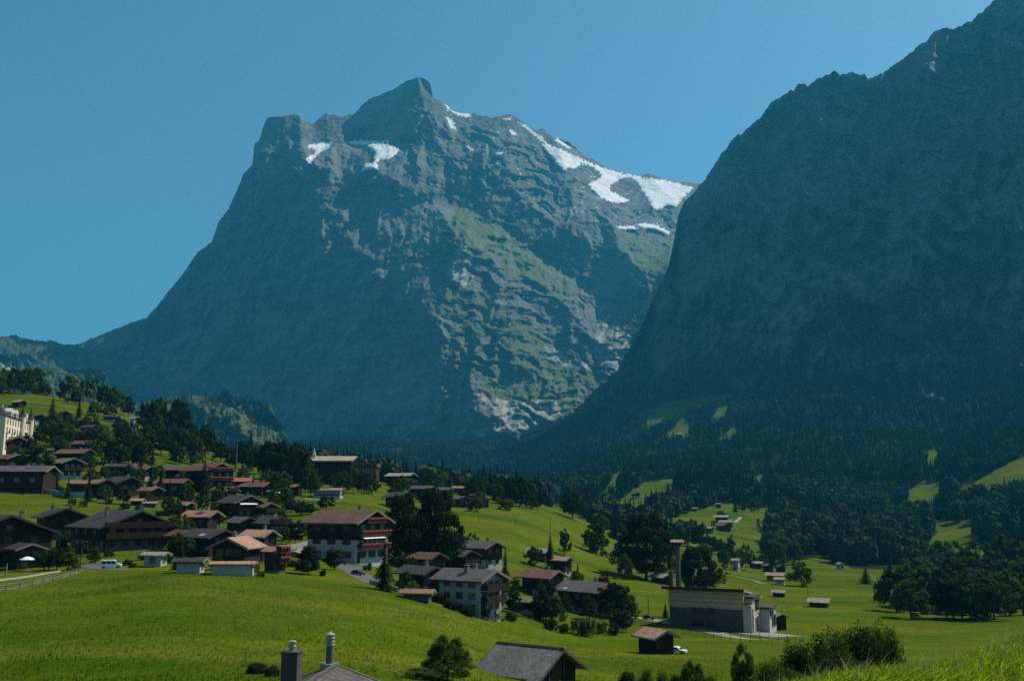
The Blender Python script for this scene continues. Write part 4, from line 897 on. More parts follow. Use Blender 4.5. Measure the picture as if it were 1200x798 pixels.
# ------------------------------------------------------------------ hall with a shallow tan roof
def hall():
    X, Y, Z = hit(378, 566)
    k = Y / F
    root = empty('village_hall', (X, Y + 6, Z), R(-9) - math.atan2(X, Y))
    tag(root, 'large hall with shallow tan roof and red fascia over white windows', 'hall')
    L, D = 62 * k, 16.0
    H = 25 * k
    MB().box(-L/2, L/2, -D/2, D/2, -3, H).build('wall', M['wood_dark'], root)
    r = MB().prism([(-D/2-1, H-.2), (D/2+1, H+2.6), (D/2+1, H+3.0), (-D/2-1, H+.2)], -L/2-1.2, L/2+1.2).build('roof', M['r_tan'], root)
    MB().box(-L/2-1.25, L/2+1.25, -D/2-1.12, -D/2-1.0, H-.35, H+.25).build('fascia', M['trim'], r)
    MB().box(-L/2+3, -L/2+4, 0, 1, H+1, H+4.6).build('chimney', M['white'], r)
    MB().lathe([(1.0, H+1.4), (.9, H+3.2), (.08, H+6)], (-L/2 + 6, 2, 0), 8).build('ventilator', M['white'], r)
    L2 = 30 * k; x0 = L/2 + .05; x1 = L/2 + L2
    a = MB().box(x0, x1, -D/2+1, D/2-1, -4, H-2.4).build('annex_wall', M['wood_brown'], root)
    MB().box(x0, x1+.5, -D/2+.2, D/2, H-2.4, H-.9).build('fascia', M['r_red'], a)
    n = 9
    for i in range(n):
        u = x0 + (i + .5) * (x1 - x0) / n; wv = (x1 - x0) / n * .34
        w = MB().box(u-wv, u+wv, -D/2+.88, -D/2+1, H-5.6, H-2.8).build('window', M['frame'], root)
        for q in (-1, 1): MB().box(u+q*wv*.5-wv*.38, u+q*wv*.5+wv*.38, -D/2+.84, -D/2+.9, H-5.3, H-3.0).build('pane', M['glass'], w)
    for i in range(5):
        u = -L/2 + (i + .5) * L / 5
        w = MB().box(u-1.2, u+1.2, -D/2-.08, -D/2, 2.4, 3.8).build('window', M['trim_dark'], root); MB().box(u-1.05, u+1.05, -D/2-.12, -D/2-.06, 2.55, 3.65).build('pane', M['glass'], w)
hall()

# ------------------------------------------------------------------ heating plant: larch upper walls on grey concrete, stepped end
def plant():
    X, Y, Z = hit(872, 741)
    k = Y / F
    rz = R(-12) - math.atan2(X, Y)
    # origin at the near corner between the long wall and the sunlit end
    root = empty('heating_plant', (X, Y, Z), rz)
    tag(root, 'long plant building with larch cladding on grey concrete and a stepped sunlit end', 'building')
    L = 84 * k / math.cos(R(12)); H = 44 * k
    hl = H * .56
    D = 16.5
    MB().box(-L, 0, 0, D, -3, hl).build('wall', M['grey'], root)
    dr = D * .15
    MB().prism([(-.12, hl), (D+.1, hl), (D+.1, H-dr), (-.12, H)], -L-.12, .12).build('cladding', M['larch'], root)
    r = MB().prism([(-1.3, H+.22), (D+.8, H-dr-.1), (D+.8, H-dr+.35), (-1.3, H+.68)], -L-1.2, .5).build('roof', M['r_tan'], root)
    MB().box(-L-1.22, .52, -1.42, -1.31, H+.15, H+.72).build('fascia', M['wood_brown'], r)
    # windows of the long wall (two small rows)
    for row, z in ((0, hl - .5), (1, hl - 2.9)):
        for i in range(6):
            if i == 3: continue
            u = -L * .66 + i * L * .05
            w = MB().box(u-.3, u+.3, -.22 if row == 0 else -.1, -.02, z-.62, z+.62).build('window', M['trim_dark'], root)
            MB().box(u-.24, u+.24, -.26 if row == 0 else -.14, -.2 if row == 0 else -.08, z-.55, z+.55).build('pane', M['glass'], w)
    # stepped sunlit end: first bay, then lower bays further back
    def bay(y0, y1, h, out, gh, name):
        b = MB().box(.12, out, y0, y1, -3, gh).build(name, M['conc_lit'], root)  # lighter copy of the concrete, painting in the sun on this end
        MB().box(.12, out + .1, y0 + .02, y1 - .02, gh, h).build('cladding', M['larch'], root)
        MB().box(.0, out + .45, y0 - .25, y1 + .5, h + .02, h + .4).build('canopy_roof', M['trim_dark'], root)
        return b
    bay(1.0, 8.2, H - 1.3, 1.6, H*.42, 'bay_wall')
    bay(8.5, 16.0, H - 4.0, 3.6, H*.45, 'bay_wall')
    MB().box(-.02, 1.72, -.35, 3.2, -3, H*.68).build('stair_tower', M['conc_lit'], root)
    for i, y in enumerate((3.8, 5.4, 7.0)):
        w = MB().box(1.7, 1.8, y-.5, y+.5, H*.5, H*.5+2.2).build('window', M['trim_dark'], root); MB().box(1.76, 1.84, y-.38, y+.38, H*.5+.12, H*.5+2.08).build('pane', M['glass'], w)
    for y0, y1, z0, z1, o in ((.1, 1.2, 0, 3.6, 1.73), (.1, 1.1, 4.0, 4.6, 1.73), (3.0, 4.2, 0, 2.6, 1.71), (5.4, 6.4, 0, 2.7, 1.71)):
        MB().box(o, o + .07, y0, y1, z0 - .2, z1).build('door', M['trim_dark'], root)
    for y0, y1, z0, z1 in ((9.0, 9.9, H*.3, H*.44), (11.2, 12.3, 0, H*.43), (13.6, 14.9, 0, H*.3)):
        w = MB().box(3.7, 3.78, y0, y1, z0, z1).build('window', M['trim_dark'], root); MB().box(3.76, 3.82, y0+.15, y1-.15, z0+.15, z1-.15).build('pane', M['glass'], w)
    for i in range(5):
        MB().box(3.7, 3.76, 9.0+i*.5, 9.3+i*.5, 2.0, 2.4).build('vent_slot', M['frame'], root)
    # two chimneys
    X1, Y1 = T(796, 720) * (Y + 26), Y + 26
    c1 = empty('chimney_stack', (X1, Y1, gz1(X1, Y1)), rz)
    tag(c1, 'tall square grey chimney with a small roofed platform on top', 'chimney')
    kk = Y1 / F
    topz = E(640) * Y1 - gz1(X1, Y1)
    MB().box(-.45, .45, -.45, .45, -3, topz).build('shaft', M['grey'], c1)
    MB().tube((.66, -.4, -3), (.66, -.4, topz - 1), .13, .13, 8).build('flue_pipe', M['steel'], c1)
    pf = MB().box(-1.1, 1.1, -1.0, 1.0, topz, topz + .25).build('platform', M['trim_dark'], c1)
    MB().box(-1.0, 1.0, -.95, .95, topz + .25, topz + 1.0).build('cabin', M['wood_dark'], c1)
    MB().prism([(-1.3, topz+1.0), (1.3, topz+1.0), (0, topz + 1.55)], -1.4, 1.4, 'x').build('cap_roof', M['r_pink'], c1)
    Y2 = Y + 14; X2 = T(787.5, 720) * Y2
    c2 = empty('chimney_stack', (X2, Y2, gz1(X2, Y2)), rz)
    tag(c2, 'thinner dark chimney standing at the left end of the plant', 'chimney')
    t2 = E(670) * Y2 - gz1(X2, Y2)
    MB().tube((0,0,-3), (0,0,t2), .5, .48, 14).build('shaft', M['trim_dark'], c2)
    MB().tube((0,0,t2), (0,0,t2+.5), .36, .36, 14).build('cap', M['steel'], c2)
    for z in (t2*.45, t2*.62): MB().tube((0,0,z), (0,0,z+.35), .55, .55, 14).build('band', M['steel'], c2)
plant()

# ------------------------------------------------------------------ roof with two chimneys at the bottom edge
def near_house():
    # ridge apex seen at (383,778); roof falls left and right and towards the viewer
    Y = 46.0; X = T(383, 779) * Y; zr = E(779) * Y
    root = empty('near_house', (X, Y - 4.6, zr - 6.2), R(74) - math.atan2(X, Y))
    tag(root, 'weathered roof with two tall chimneys rising at the bottom edge', 'house')
    W2, L2, tp, H = 5.2, 4.6, math.tan(R(19)), 6.2
    e = W2 + .6
    MB().prism([(-W2, -3), (W2, -3), (W2, H - W2*tp - .3), (0, H - .3), (-W2, H - W2*tp - .3)], -L2 + .6, L2 - .6).build('wall', M['wood_dark'], root)
    rf = MB().prism([(-e, H - e*tp - .22), (0, H - .22), (e, H - e*tp - .22), (e, H - e*tp), (0, H), (-e, H - e*tp)], -L2, L2).build('roof', M['r_old'], root)
    MB().tube((-L2, 0, H + .02), (L2, 0, H + .02), .11, .11, 8).build('ridge_cap', M['masonry_dark'], rf)
    for k in (-1, 1): MB().prism([(-e-.02, H-e*tp-.26), (0, H-.26), (e+.02, H-e*tp-.26), (e+.02, H-e*tp+.05), (0, H+.05), (-e-.02, H-e*tp+.05)], k*(L2+.05)-.04, k*(L2+.05)+.04).build('bargeboard', M['stone'], rf)
    for i in range(14):
        r_ = random.Random(i + 40); y = r_.uniform(-4.6, 4.6); x = r_.uniform(-3.8, 3.8)
    def loc(px, py, dd):                      # world point -> house space
        p = Vector(world(px, py, dd)); return root.matrix_world.inverted() @ p
    bpy.context.view_layer.update()
    # square masonry chimney with a metal cowl
    p = loc(341, 797, 44.5); q = loc(341, 764, 44.5)
    w = .37
    c = MB().box(p.x-w, p.x+w, p.y-w, p.y+w, H - abs(p.y)*tp - .6, q.z).box(p.x-w-.06, p.x+w+.06, p.y-w-.06, p.y+w+.06, q.z, q.z+.07).build('masonry_chimney', M['masonry_dark'], rf)
    z = q.z + .07
    cw = MB().lathe([(.13,z),(.13,z+.16),(.17,z+.16),(.17,z+.22),(.11,z+.24),(.11,z+.36),(.19,z+.37),(.19,z+.43),(.03,z+.46)], (p.x, p.y, 0), 16).build('cowl', M['metal'], rf)
    # tall metal flue with ringed terminal
    p = loc(386, 782, 46.0); q = loc(386, 741, 46.0)
    z1 = q.z; r = .175
    MB().lathe([(r, H - .5), (r, z1 - .62)], (p.x, p.y, 0), 20).build('metal_chimney', M['steel'], rf, smooth=False)
    pr = [(r*.8, z1-.62)]
    for i in range(4):
        zz = z1 - .60 + i * .155
        pr += [(r*.85, zz), (r*1.22, zz + .02), (r*1.22, zz + .075), (r*.85, zz + .1)]
    pr += [(r*.1, z1 + .06)]
    MB().lathe(pr, (p.x, p.y, 0), 20).build('ringed_terminal', M['metal'], rf)
    MB().box(p.x-.34, p.x+.34, p.y-.34, p.y+.34, H - abs(p.y)*tp - .3, H + .08).build('flashing', M['metal'], rf)
M['r_old'] = tiles('old_stained_tiles', (.075, .062, .052), .3, .4, (.1, .094, .078))
near_house()

# ------------------------------------------------------------------ large barn at the bottom edge
def near_barn():
    Y = 88.0
    # ridge from (581,753) to (661,757)
    A = Vector(world(583, 754, Y + 3.0)); B = Vector(world(660.5, 758, Y - 1.0))
    mid = (A + B) / 2; d = B - A; rz = math.atan2(d.y, d.x); L = d.length / 2
    gzv = gz1(mid.x, mid.y)
    H = mid.z - gzv
    root = empty('log_barn', (mid.x, mid.y, gzv), rz)
    tag(root, 'dark log barn with a weathered grey shingle roof at the bottom edge', 'barn')
    tp = math.tan(R(27)); W2 = 3.5; o = .85; e = W2 + o
    MB().prism([(-W2, -2), (W2, -2), (W2, H - W2*tp - .25), (0, H - .25), (-W2, H - W2*tp - .25)], -L + o, L - o).build('log_wall', M['barn'], root)
    rf = MB().prism([(-e, H-e*tp-.2), (0, H-.2), (e, H-e*tp-.2), (e, H-e*tp), (0, H), (-e, H-e*tp)], -L, L).build('roof', M['r_shingle'], root)
    MB().prism([(-.22, H-.05), (0, H+.05), (.22, H-.05), (0, H+.1)], -L-.02, L+.02).build('ridge_board', M['wood_dark'], rf)
    for k in (-1, 1): MB().prism([(-e-.02, H-e*tp-.24), (0, H-.24), (e+.02, H-e*tp-.24), (e+.02, H-e*tp+.03), (0, H+.03), (-e-.02, H-e*tp+.03)], k*(L+.04)-.03, k*(L+.04)+.03).build('bargeboard', M['wood_grey'], rf)
    MB().box(L - .1, L + .12, -.12, .12, H - .05, H + .22).build('finial', M['trim'], rf)
    zt = H - W2*tp
    for y in (-1.2, 1.3): MB().box(L-o+.01, L-o+.12, y-.09, y+.09, .2, zt + 1.2).build('post', M['wood_grey'], root)
    MB().box(L-o+.01, L-o+.07, -.9, 1.0, -.5, 2.0).build('door', M['wood_brown'], root)
    MB().box(-L+1.2, L-1.2, -W2-.9, -W2-.05, -2, .7).build('log_pile', M['wood_brown'], root)
near_barn()

# ------------------------------------------------------------------ roads, walls, drives
def strip(name, pts, width, mat, label, cat, lift=.05, kind='structure', thick=None, seg=1.0):
    """a sheet that follows the ground along a line of ground points"""
    P = [np.array(p[:2]) for p in pts]
    dense = []
    for a, b in zip(P[:-1], P[1:]):
        n = max(2, int(np.linalg.norm(b - a) / seg))
        dense += [a + (b - a) * i / n for i in range(n)]
    dense.append(P[-1]); D = np.array(dense)
    for _ in range(6): D[1:-1] = (D[:-2] + 2 * D[1:-1] + D[2:]) / 4
    tg = np.gradient(D, axis=0); tg /= np.linalg.norm(tg, axis=1)[:, None] + 1e-9
    nr = np.stack([-tg[:, 1], tg[:, 0]], 1)
    if thick is None:
        cols = np.linspace(-.5, .5, 5)
        V_ = np.stack([np.concatenate([D + nr * width * c, gz(*(D + nr * width * c).T)[:, None] + lift], 1) for c in cols], 1)
        me = np_mesh(name, V_.reshape(-1, 3), grid_faces(len(D), 5), mat, True)
    else:
        z = gz(*D.T)
        l, r_ = D + nr * width / 2, D - nr * width / 2
        V_ = np.stack([np.concatenate([l, (z - 1.0)[:, None]], 1), np.concatenate([l, (z + thick)[:, None]], 1), np.concatenate([r_, (z + thick)[:, None]], 1), np.concatenate([r_, (z - 1.0)[:, None]], 1)], 1)
        me = np_mesh(name, V_.reshape(-1, 3), grid_faces(len(D), 4), mat, False)
    return tag(link(name, me), label, cat, kind=kind)
def P_(*l): return [hit(*p) for p in l]
strip('path', P_((-60,697),(0,687),(40,681),(75,674),(100,668)), 1.0, M['track'], 'grey farm track running up to the chalets on the left', 'path')
strip('retaining_wall', P_((-50,702),(0,692),(40,685),(92,672)), .35, M['track'], 'low pale wall with posts along the farm track', 'wall', kind='thing', thick=.3)
strip('retaining_wall', P_((-60,690),(0,681),(40,675),(70,670)), .3, M['conc'], 'thin upper kerb wall on the uphill side of the farm track', 'wall', kind='thing', thick=.25)
strip('retaining_wall', P_((-40,574),(0,575),(30,575),(60,579),(78,583)), .6, M['conc'], 'long pale retaining wall below the grey-roofed barn', 'wall', kind='thing', thick=1.3)
strip('road', P_((97,660),(112,664),(122,667),(150,668)), 3.2, M['asphalt'], 'short drive where the white van is parked', 'road')
strip('road', P_((408,662),(412,668),(424,675),(436,682),(452,687),(470,691)), 5.0, M['asphalt'], 'grey village road curving below the large chalet', 'road')
strip('retaining_wall', P_((434,684),(452,690),(467,693)), .4, M['conc'], 'pale kerb wall beside the curving village road', 'wall', kind='thing', thick=.7)
strip('road', P_((320,655),(340,650),(355,646),(362,640)), 3.0, M['gravel'], 'pale drive leading to the large chalet', 'road')
strip('retaining_wall', P_((326,646),(340,644),(352,642),(362,639)), .4, M['stone'], 'stone garden wall by the orchard bushes', 'wall', kind='thing', thick=1.2)
strip('road', P_((735,722),(765,726),(800,733),(840,742),(872,748),(900,750)), 3.4, M['gravel'], 'pale access road running along the plant', 'road')
strip('road', P_((880,744),(900,743),(925,744)), 9, M['gravel'], 'gravel yard in front of the sunlit end of the plant', 'road', lift=.08)
strip('path', P_((862,676),(872,678),(884,680),(896,684)), 1.6, M['gravel'], 'narrow track across the slope below the poplars', 'path')
strip('path', P_((835,604),(850,612),(862,612),(868,606)), 3.0, M['gravel'], 'pale track curving round the terrace farm', 'path')
strip('path', P_((340,581),(365,585),(380,587),(400,588)), 1.4, M['gravel'], 'footpath crossing the lawn below the hall', 'path')

# ------------------------------------------------------------------ posts, poles, fences
def pole(px, py, top, label, r=.11, name='pole', cat='pole', mat='wood_grey', arm=False, Y=None):
    X, Y, Z = hit(px, py) if Y is None else (T(px, py) * Y, Y, gz1(T(px, py) * Y, Y))
    h = (E(top) - E(py)) * Y
    mb = MB().tube((0,0,-.5), (0,0,h), r, r*.75, 8)
    if not arm: o = mb.build(name, M[mat]); o.location = (X, Y, Z); tag(o, label, cat); return o
    root = empty(name, (X, Y, Z), -math.atan2(X, Y)); tag(root, label, cat)
    mb.build('shaft', M[mat], root)
    MB().box(-.9, .9, -.06, .06, h - .6, h - .48).build('crossarm', M['wood_dark'], root)
    for x in (-.75, 0, .75): MB().lathe([(.05, h-.48), (.07, h-.4), (.03, h-.28)], (x, 0, 0), 8).build('insulator', M['frame'], root)
    return root
pole(57, 668, 632, 'pale slim pole standing in front of the left garden trees')
pole(94, 667, 632, 'pale utility pole beside a darker one near the drive', arm=True)
pole(89, 664, 633, 'dark pole close to the pale utility pole', mat='wood_dark')
pole(123, 662, 640, 'dark lamp post behind the white van', r=.08, mat='trim_dark')
pole(28, 618, 606, 'thin pole at the lower edge of the bright strip of meadow', r=.08)
pole(3, 664, 638, 'white post at the left edge beneath the dark gable', r=.14, mat='frame')
pole(10, 640, 625, 'white post beside the left dark gable', r=.14, mat='frame', Y=150)
pole(760, 722, 699, 'lone thin pole by the dark parked car', r=.09)
pole(561, 612, 598, 'thin wooden pole on the upper part of the bright field', r=.09)
pole(645, 620, 606, 'thin wooden pole near the crest of the bright field', r=.09)
pole(604, 616, 605, 'short wooden pole in the middle of the bright field', r=.09)
pole(947, 700, 688, 'slender wooden pole on the valley meadow', r=.1)
pole(276, 552, 519, 'grey concrete mast at the village skyline', r=.55, mat='grey')
pole(867, 676, 668, 'short post on the slope under the pale square house', r=.08)
def fence(pts, n, label, h=1.0, wires=3, mat='wood_grey'):
    P = [np.array(hit(*p)) for p in pts]
    root = empty('fence', tuple(P[0])); tag(root, label, 'fence')
    seg = [np.linalg.norm((b-a)[:2]) for a, b in zip(P[:-1], P[1:])]; tot = sum(seg); pos = []
    for i in range(n):
        s = tot * i / (n - 1) ; k = 0
        while k < len(seg) - 1 and s > seg[k]: s -= seg[k]; k += 1
        q = P[k] + (P[k+1] - P[k]) * min(1, s / seg[k]); q[2] = gz1(q[0], q[1]); pos.append(q - P[0])
    for q in pos: MB().tube((q[0], q[1], q[2]-.4), (q[0]+rnd.uniform(-.04,.04), q[1], q[2]+h), .06, .05, 6).build('post', M[mat], root)
    for w in range(wires):
        mb = MB()
        for a, b in zip(pos[:-1], pos[1:]):
            dz = h * (.35 + .28 * w); mb.tube((a[0], a[1], a[2]+dz), (b[0], b[1], b[2]+dz), .018, .018, 4, False)
        mb.build('rail', M['wood_grey'], root)
fence([(-10,694),(40,686),(92,673)], 9, 'wire fence with thin posts along the low track wall', .8)
fence([(690,726),(740,733),(800,742),(850,750),(905,756)], 20, 'wire fence with wooden posts below the plant access road', 1.0)
fence([(880,746),(915,752),(950,751)], 8, 'wire fence beyond the gravel yard', 1.1)
fence([(872,682),(885,690),(905,700),(925,712)], 9, 'wire fence running down the slope below the valley hamlet', 1.1)
fence([(320,586),(355,590),(395,594),(440,596)], 12, 'low garden fence across the lawn below the hall', .9)
fence([(450,604),(470,607),(500,609)], 6, 'garden fence behind the tall broadleaf trees', 1.0)

# ------------------------------------------------------------------ vehicles, umbrella
def car(px, py, label, cat='car', heading=0.0, paint='car_white', van=False, Y=None):
    X, Y, Z = hit(px, py) if Y is None else (T(px, py) * Y, Y, gz1(T(px, py) * Y, Y))
    root = empty('van' if van else 'car', (X, Y, Z + .08), R(heading) - math.atan2(X, Y)); tag(root, label, cat); root.scale = (.64,) * 3
    L, Wd, H = (5.2, 1.9, 2.15) if van else (4.3, 1.75, 1.45)
    if van: prof = [(-L/2, .35), (L/2-.05, .35), (L/2, .7), (L/2-.1, 1.0), (L/2-.95, 1.2), (L/2-1.6, H-.06), (L/2-2.0, H), (-L/2+.2, H), (-L/2, H-.25)]
    else: prof = [(-L/2, .32), (L/2-.05, .32), (L/2, .6), (L/2-.15, .8), (L/2-1.15, .92), (L/2-1.85, H-.05), (L/2-2.3, H), (-L/2+.9, H-.06), (-L/2+.15, .95), (-L/2, .8)]
    b = MB().prism(prof, -Wd/2, Wd/2, 'y').build('body', M[paint], root, bevel=.07)
    z0, z1 = (1.15, 1.8) if van else (.95, 1.33)
    for k in (-1, 1):
        y = k * (Wd/2 + .012)
        xs = ((-L/2+.35, -L/2+1.45), (-L/2+1.6, -L/2+2.6), (-L/2+2.75, L/2-1.5)) if van else ((-L/2+.8, -L/2+1.75), (-L/2+1.85, L/2-1.75))
        for a, c in xs: MB().box(a, c, *sorted((y, y - k*.03)), z0, z1).build('side_window', M['glass'], b)
    if van: MB().add([(L/2-.93, -Wd/2+.12, 1.24), (L/2-.93, Wd/2-.12, 1.24), (L/2-1.55, Wd/2-.15, H-.14), (L/2-1.55, -Wd/2+.15, H-.14), (L/2-1.0, -Wd/2+.12, 1.2), (L/2-1.0, Wd/2-.12, 1.2), (L/2-1.65, Wd/2-.15, H-.18), (L/2-1.65, -Wd/2+.15, H-.18)], [(0,1,2,3),(7,6,5,4),(0,4,5,1),(1,5,6,2),(2,6,7,3),(3,7,4,0)]).build('windscreen', M['glass'], b)
    else: MB().add([(L/2-1.12, -Wd/2+.12, .95), (L/2-1.12, Wd/2-.12, .95), (L/2-1.8, Wd/2-.16, H-.1), (L/2-1.8, -Wd/2+.16, H-.1), (L/2-1.2, -Wd/2+.12, .93), (L/2-1.2, Wd/2-.12, .93), (L/2-1.9, Wd/2-.16, H-.12), (L/2-1.9, -Wd/2+.16, H-.12)], [(0,1,2,3),(7,6,5,4),(0,4,5,1),(1,5,6,2),(2,6,7,3),(3,7,4,0)]).build('windscreen', M['glass'], b)
    for k in (-1, 1):
        MB().box(L/2-.08, L/2+.02, *sorted((k*(Wd/2-.15), k*(Wd/2-.5))), .62, .8).build('headlight', M['frame'], b)
        for x in (-L/2+.85, L/2-.85):
            w = MB().tube((x, k*(Wd/2-.2), .32), (x, k*(Wd/2+.03), .32), .33, .33, 16).build('wheel', M['rubber'], root)
            MB().tube((x, k*(Wd/2+.02), .32), (x, k*(Wd/2+.05), .32), .19, .19, 12).build('rim', M['steel'], w)
    return root
car(130, 666, 'white panel van with side windows parked on the drive', 'van', -8, 'car_white', True)
car(188, 638, 'white car parked behind the right end of the wide dark chalet', 'car', -5)
car(794, 766, 'white car half hidden behind the orange-roofed hay barn', 'car', -20, Y=None)
car(761, 726, 'dark car parked on the access road near the plant', 'car', -20, 'car_dark')
car(853, 673, 'dark car standing on the slope track under the poplars', 'car', -10, 'car_dark')
car(456, 656, 'white car parked under the very tall trees by the large chalet', 'car', -12)
car(121, 590, 'white car parked below the rust-roofed gable', 'car', -15)
car(345, 652, 'dark red car on the pale drive left of the large chalet', 'car', 25, 'car_red')
car(420, 674, 'dark car rolling down the curve of the village road', 'car', -40, 'car_dark')
def umbrella(px, py, wpx, label, top):
    X, Y, Z = hit(px, py); r = wpx / F * Y / 2; h = (E(top) - E(py)) * Y
    root = empty('parasol', (X, Y, Z)); tag(root, label, 'parasol')
    MB().tube((0,0,-.2), (0,0,h), .035, .03, 8).build('pole', M['frame'], root)
    MB().lathe([(r, h*.76), (r*.99, h*.80), (r*.55, h*.93), (.05, h+.03), (.01, h+.03)], (0,0,0), 8).build('canopy', M['canvas'], root)
    MB().lathe([(.35, -.1), (.35, .06), (.08, .1)], (0,0,0), 12).build('base', M['conc'], root)
umbrella(31, 668, 17, 'white parasol open in the garden of the left chalet', 652)
umbrella(325, 585, 12, 'small white parasol in the terrace garden above the clustered chalets', 576)
umbrella(316, 583, 11, 'small faded parasol left of its white neighbour in the terrace garden', 574)
# ------------------------------------------------------------------ tree prototypes (height 1, width 1)
def leaf_quads(C, size, nrm=None, rs=None, up=.0):
    """one diamond leaf spray per centre, randomly turned"""
    n = len(C)
    q = rs.normal(size=(n, 3))
    if nrm is not None:                       # sprays lie along the surface of their clump, so clumps show a lit and a shaded side
        q = nrm / (np.linalg.norm(nrm, axis=1)[:, None] + 1e-9) + .45 * q
    q /= np.linalg.norm(q, axis=1)[:, None]
    a = np.cross(q, rs.normal(size=(n, 3))); a /= np.linalg.norm(a, axis=1)[:, None] + 1e-9
    b = np.cross(q, a)
    s = (size * rs.uniform(.6, 1.4, n))[:, None]
    V = np.stack([C + a*s, C + b*s*.55, C - a*s, C - b*s*.55], 1).reshape(-1, 3)
    return V
def trunk_mb(rs, h, r, limbs, spread, z0=.25):
    mb = MB()
    p = np.array((0, 0, -.05)); rr = r
    for i in range(5):
        q = np.array((rs.normal() * .012, rs.normal() * .012, h * (i + 1) / 5)); mb.tube(p, q, rr, rr * .78, 7, False); p, rr = q, rr * .78
    for k in range(limbs):
        z = h * rs.uniform(z0, .95); a = rs.uniform(0, 2*math.pi); l = spread * rs.uniform(.5, .95)
        m = np.array((math.cos(a)*l*.5, math.sin(a)*l*.5, z + l*.25)); e = np.array((math.cos(a)*l, math.sin(a)*l, z + l*.7))
        mb.tube((0,0,z), m, r*.4, r*.26, 5, False); mb.tube(m, e, r*.26, r*.08, 5, False)
    return mb
def me_from(mb, name, mat):
    me = bpy.data.meshes.new(name); me.from_pydata(mb.v, [], mb.f); me.materials.append(mat); me.update(); return me
def broad(seed, n_cl=60, per=75, size=.034, base=.06, topw=.8, bulge=.42, mat='leaf_broad', lean=0.0, trunk=.03):
    rs = np.random.default_rng(seed)
    C, NR = [], []
    zc = (1 + base) / 2; hz = (1 - base) / 2
    for i in range(n_cl):
        d = rs.normal(size=3); d /= np.linalg.norm(d)
        rad = rs.uniform(.35, 1) ** .5
        zz = zc + d[2] * hz * rad * .92
        f = (zz - base) / (1 - base)
        prof = (math.sin(math.pi * min(1, max(0, .12 + .88 * f)) ** topw) ** .5 if 0 < f < 1 else 0) * (1 + .13 * rs.normal())
        hx = math.hypot(d[0], d[1]) + 1e-6
        c = np.array((d[0]/hx * bulge * prof * rad * math.sqrt(min(1, hx*1.3)), d[1]/hx * bulge * prof * rad * math.sqrt(min(1, hx*1.3)), zz))
        cr = rs.uniform(.08, .145) * (1.1 - .35 * f)
        k = int(per * rs.uniform(.6, 1.4))
        p = rs.normal(size=(k, 3)); p /= np.linalg.norm(p, axis=1)[:, None]; p *= (rs.uniform(.2, 1, k) ** .45)[:, None]
        p[:, 2] *= .75
        C.append(c + p * cr); NR.append(p + .5 * np.array((d[0], d[1], d[2] + .2)))
    C = np.concatenate(C); C[:, 2] = np.clip(C[:, 2], base * .6, 1.02)
    V = leaf_quads(C, size, np.concatenate(NR), rs)
    crown = np_mesh('crown', V, np.arange(len(V)).reshape(-1, 4), M[mat])
    return crown, me_from(trunk_mb(rs, .8, trunk, 9, .34), 'trunk', M['bark'])
def conifer(seed, levels=24, per=11, base=.07, mat='needles', power=.9, ragged=.25, sub=7):
    rs = np.random.default_rng(seed); C = []; S_ = []
    V = []
    for i in range(levels):
        f = i / (levels - 1); z = base + (1 - base) * f ** .92
        r = .5 * (1 - f) ** power * (1 + ragged * rs.normal() * .5) + .012
        n = max(4, int(per * (1 - f * .6)))
        a0 = rs.uniform(0, 6.28)
        for k in range(n):
            a = a0 + 2*math.pi*k/n + rs.normal()*.15; rr = r * rs.uniform(.65, 1.12); dr = rr * rs.uniform(.28, .5)
            dirv = np.array((math.cos(a), math.sin(a), 0)); sd = np.array((-math.sin(a), math.cos(a), 0))
            for q in range(sub):
                t0, t1 = q / sub, (q + 1.25) / sub
                w = .036 * (1 - .55 * t0) * (rr / .4 + .4)
                p0 = dirv * rr * t0 + np.array((0, 0, z - dr * t0 ** 1.3)); p1 = dirv * rr * min(1.08, t1) + np.array((0, 0, z - dr * t1 ** 1.3 - .01))
                off = sd * w * rs.uniform(.6, 1.3); dn = np.array((0, 0, -w * rs.uniform(.3, .9)))
                V += [p0, (p0+p1)/2 + off + dn, p1, (p0+p1)/2 - off + dn]
    V = np.array(V)
    crown = np_mesh('crown', V, np.arange(len(V)).reshape(-1, 4), M[mat])
    mb = MB().tube((0,0,-.05), (0,0,.95), .014, .004, 7, False)
    return crown, me_from(mb, 'trunk', M['bark'])
PROTO = {
    'b': [broad(1), broad(2, 66, 65, base=.03), broad(3, 54, 80, base=.1, bulge=.45), broad(4, 62, 70, base=.04, mat='leaf_dark'), broad(5, 58, 75, base=.07, topw=.95, mat='leaf_dark')],
    't': [broad(11, 44, 65, base=.1, topw=1.0, bulge=.42, size=.028), broad(12, 40, 70, base=.06, topw=.9, bulge=.4, size=.028, mat='leaf_dark')],
    'c': [conifer(21, 27, 14, ragged=.4), conifer(22, 30, 13, power=.8, ragged=.55), conifer(23, 25, 15, power=1.0, ragged=.4)],
    'l': [broad(31, 34, 55, base=.15, mat='leaf_light'), broad(32, 38, 55, base=.1, mat='leaf_light')],
    'N': [broad(41, 95, 190, size=.017, base=.05, topw=.85, bulge=.44, mat='leaf_mid', trunk=.022), broad(42, 95, 170, size=.017, base=.04, topw=.65, bulge=.44, mat='leaf_mid', trunk=.02)],
    'B': [broad(51, 120, 130, size=.021, base=.08, topw=.75, bulge=.46, mat='leaf_dark', trunk=.03)],
}
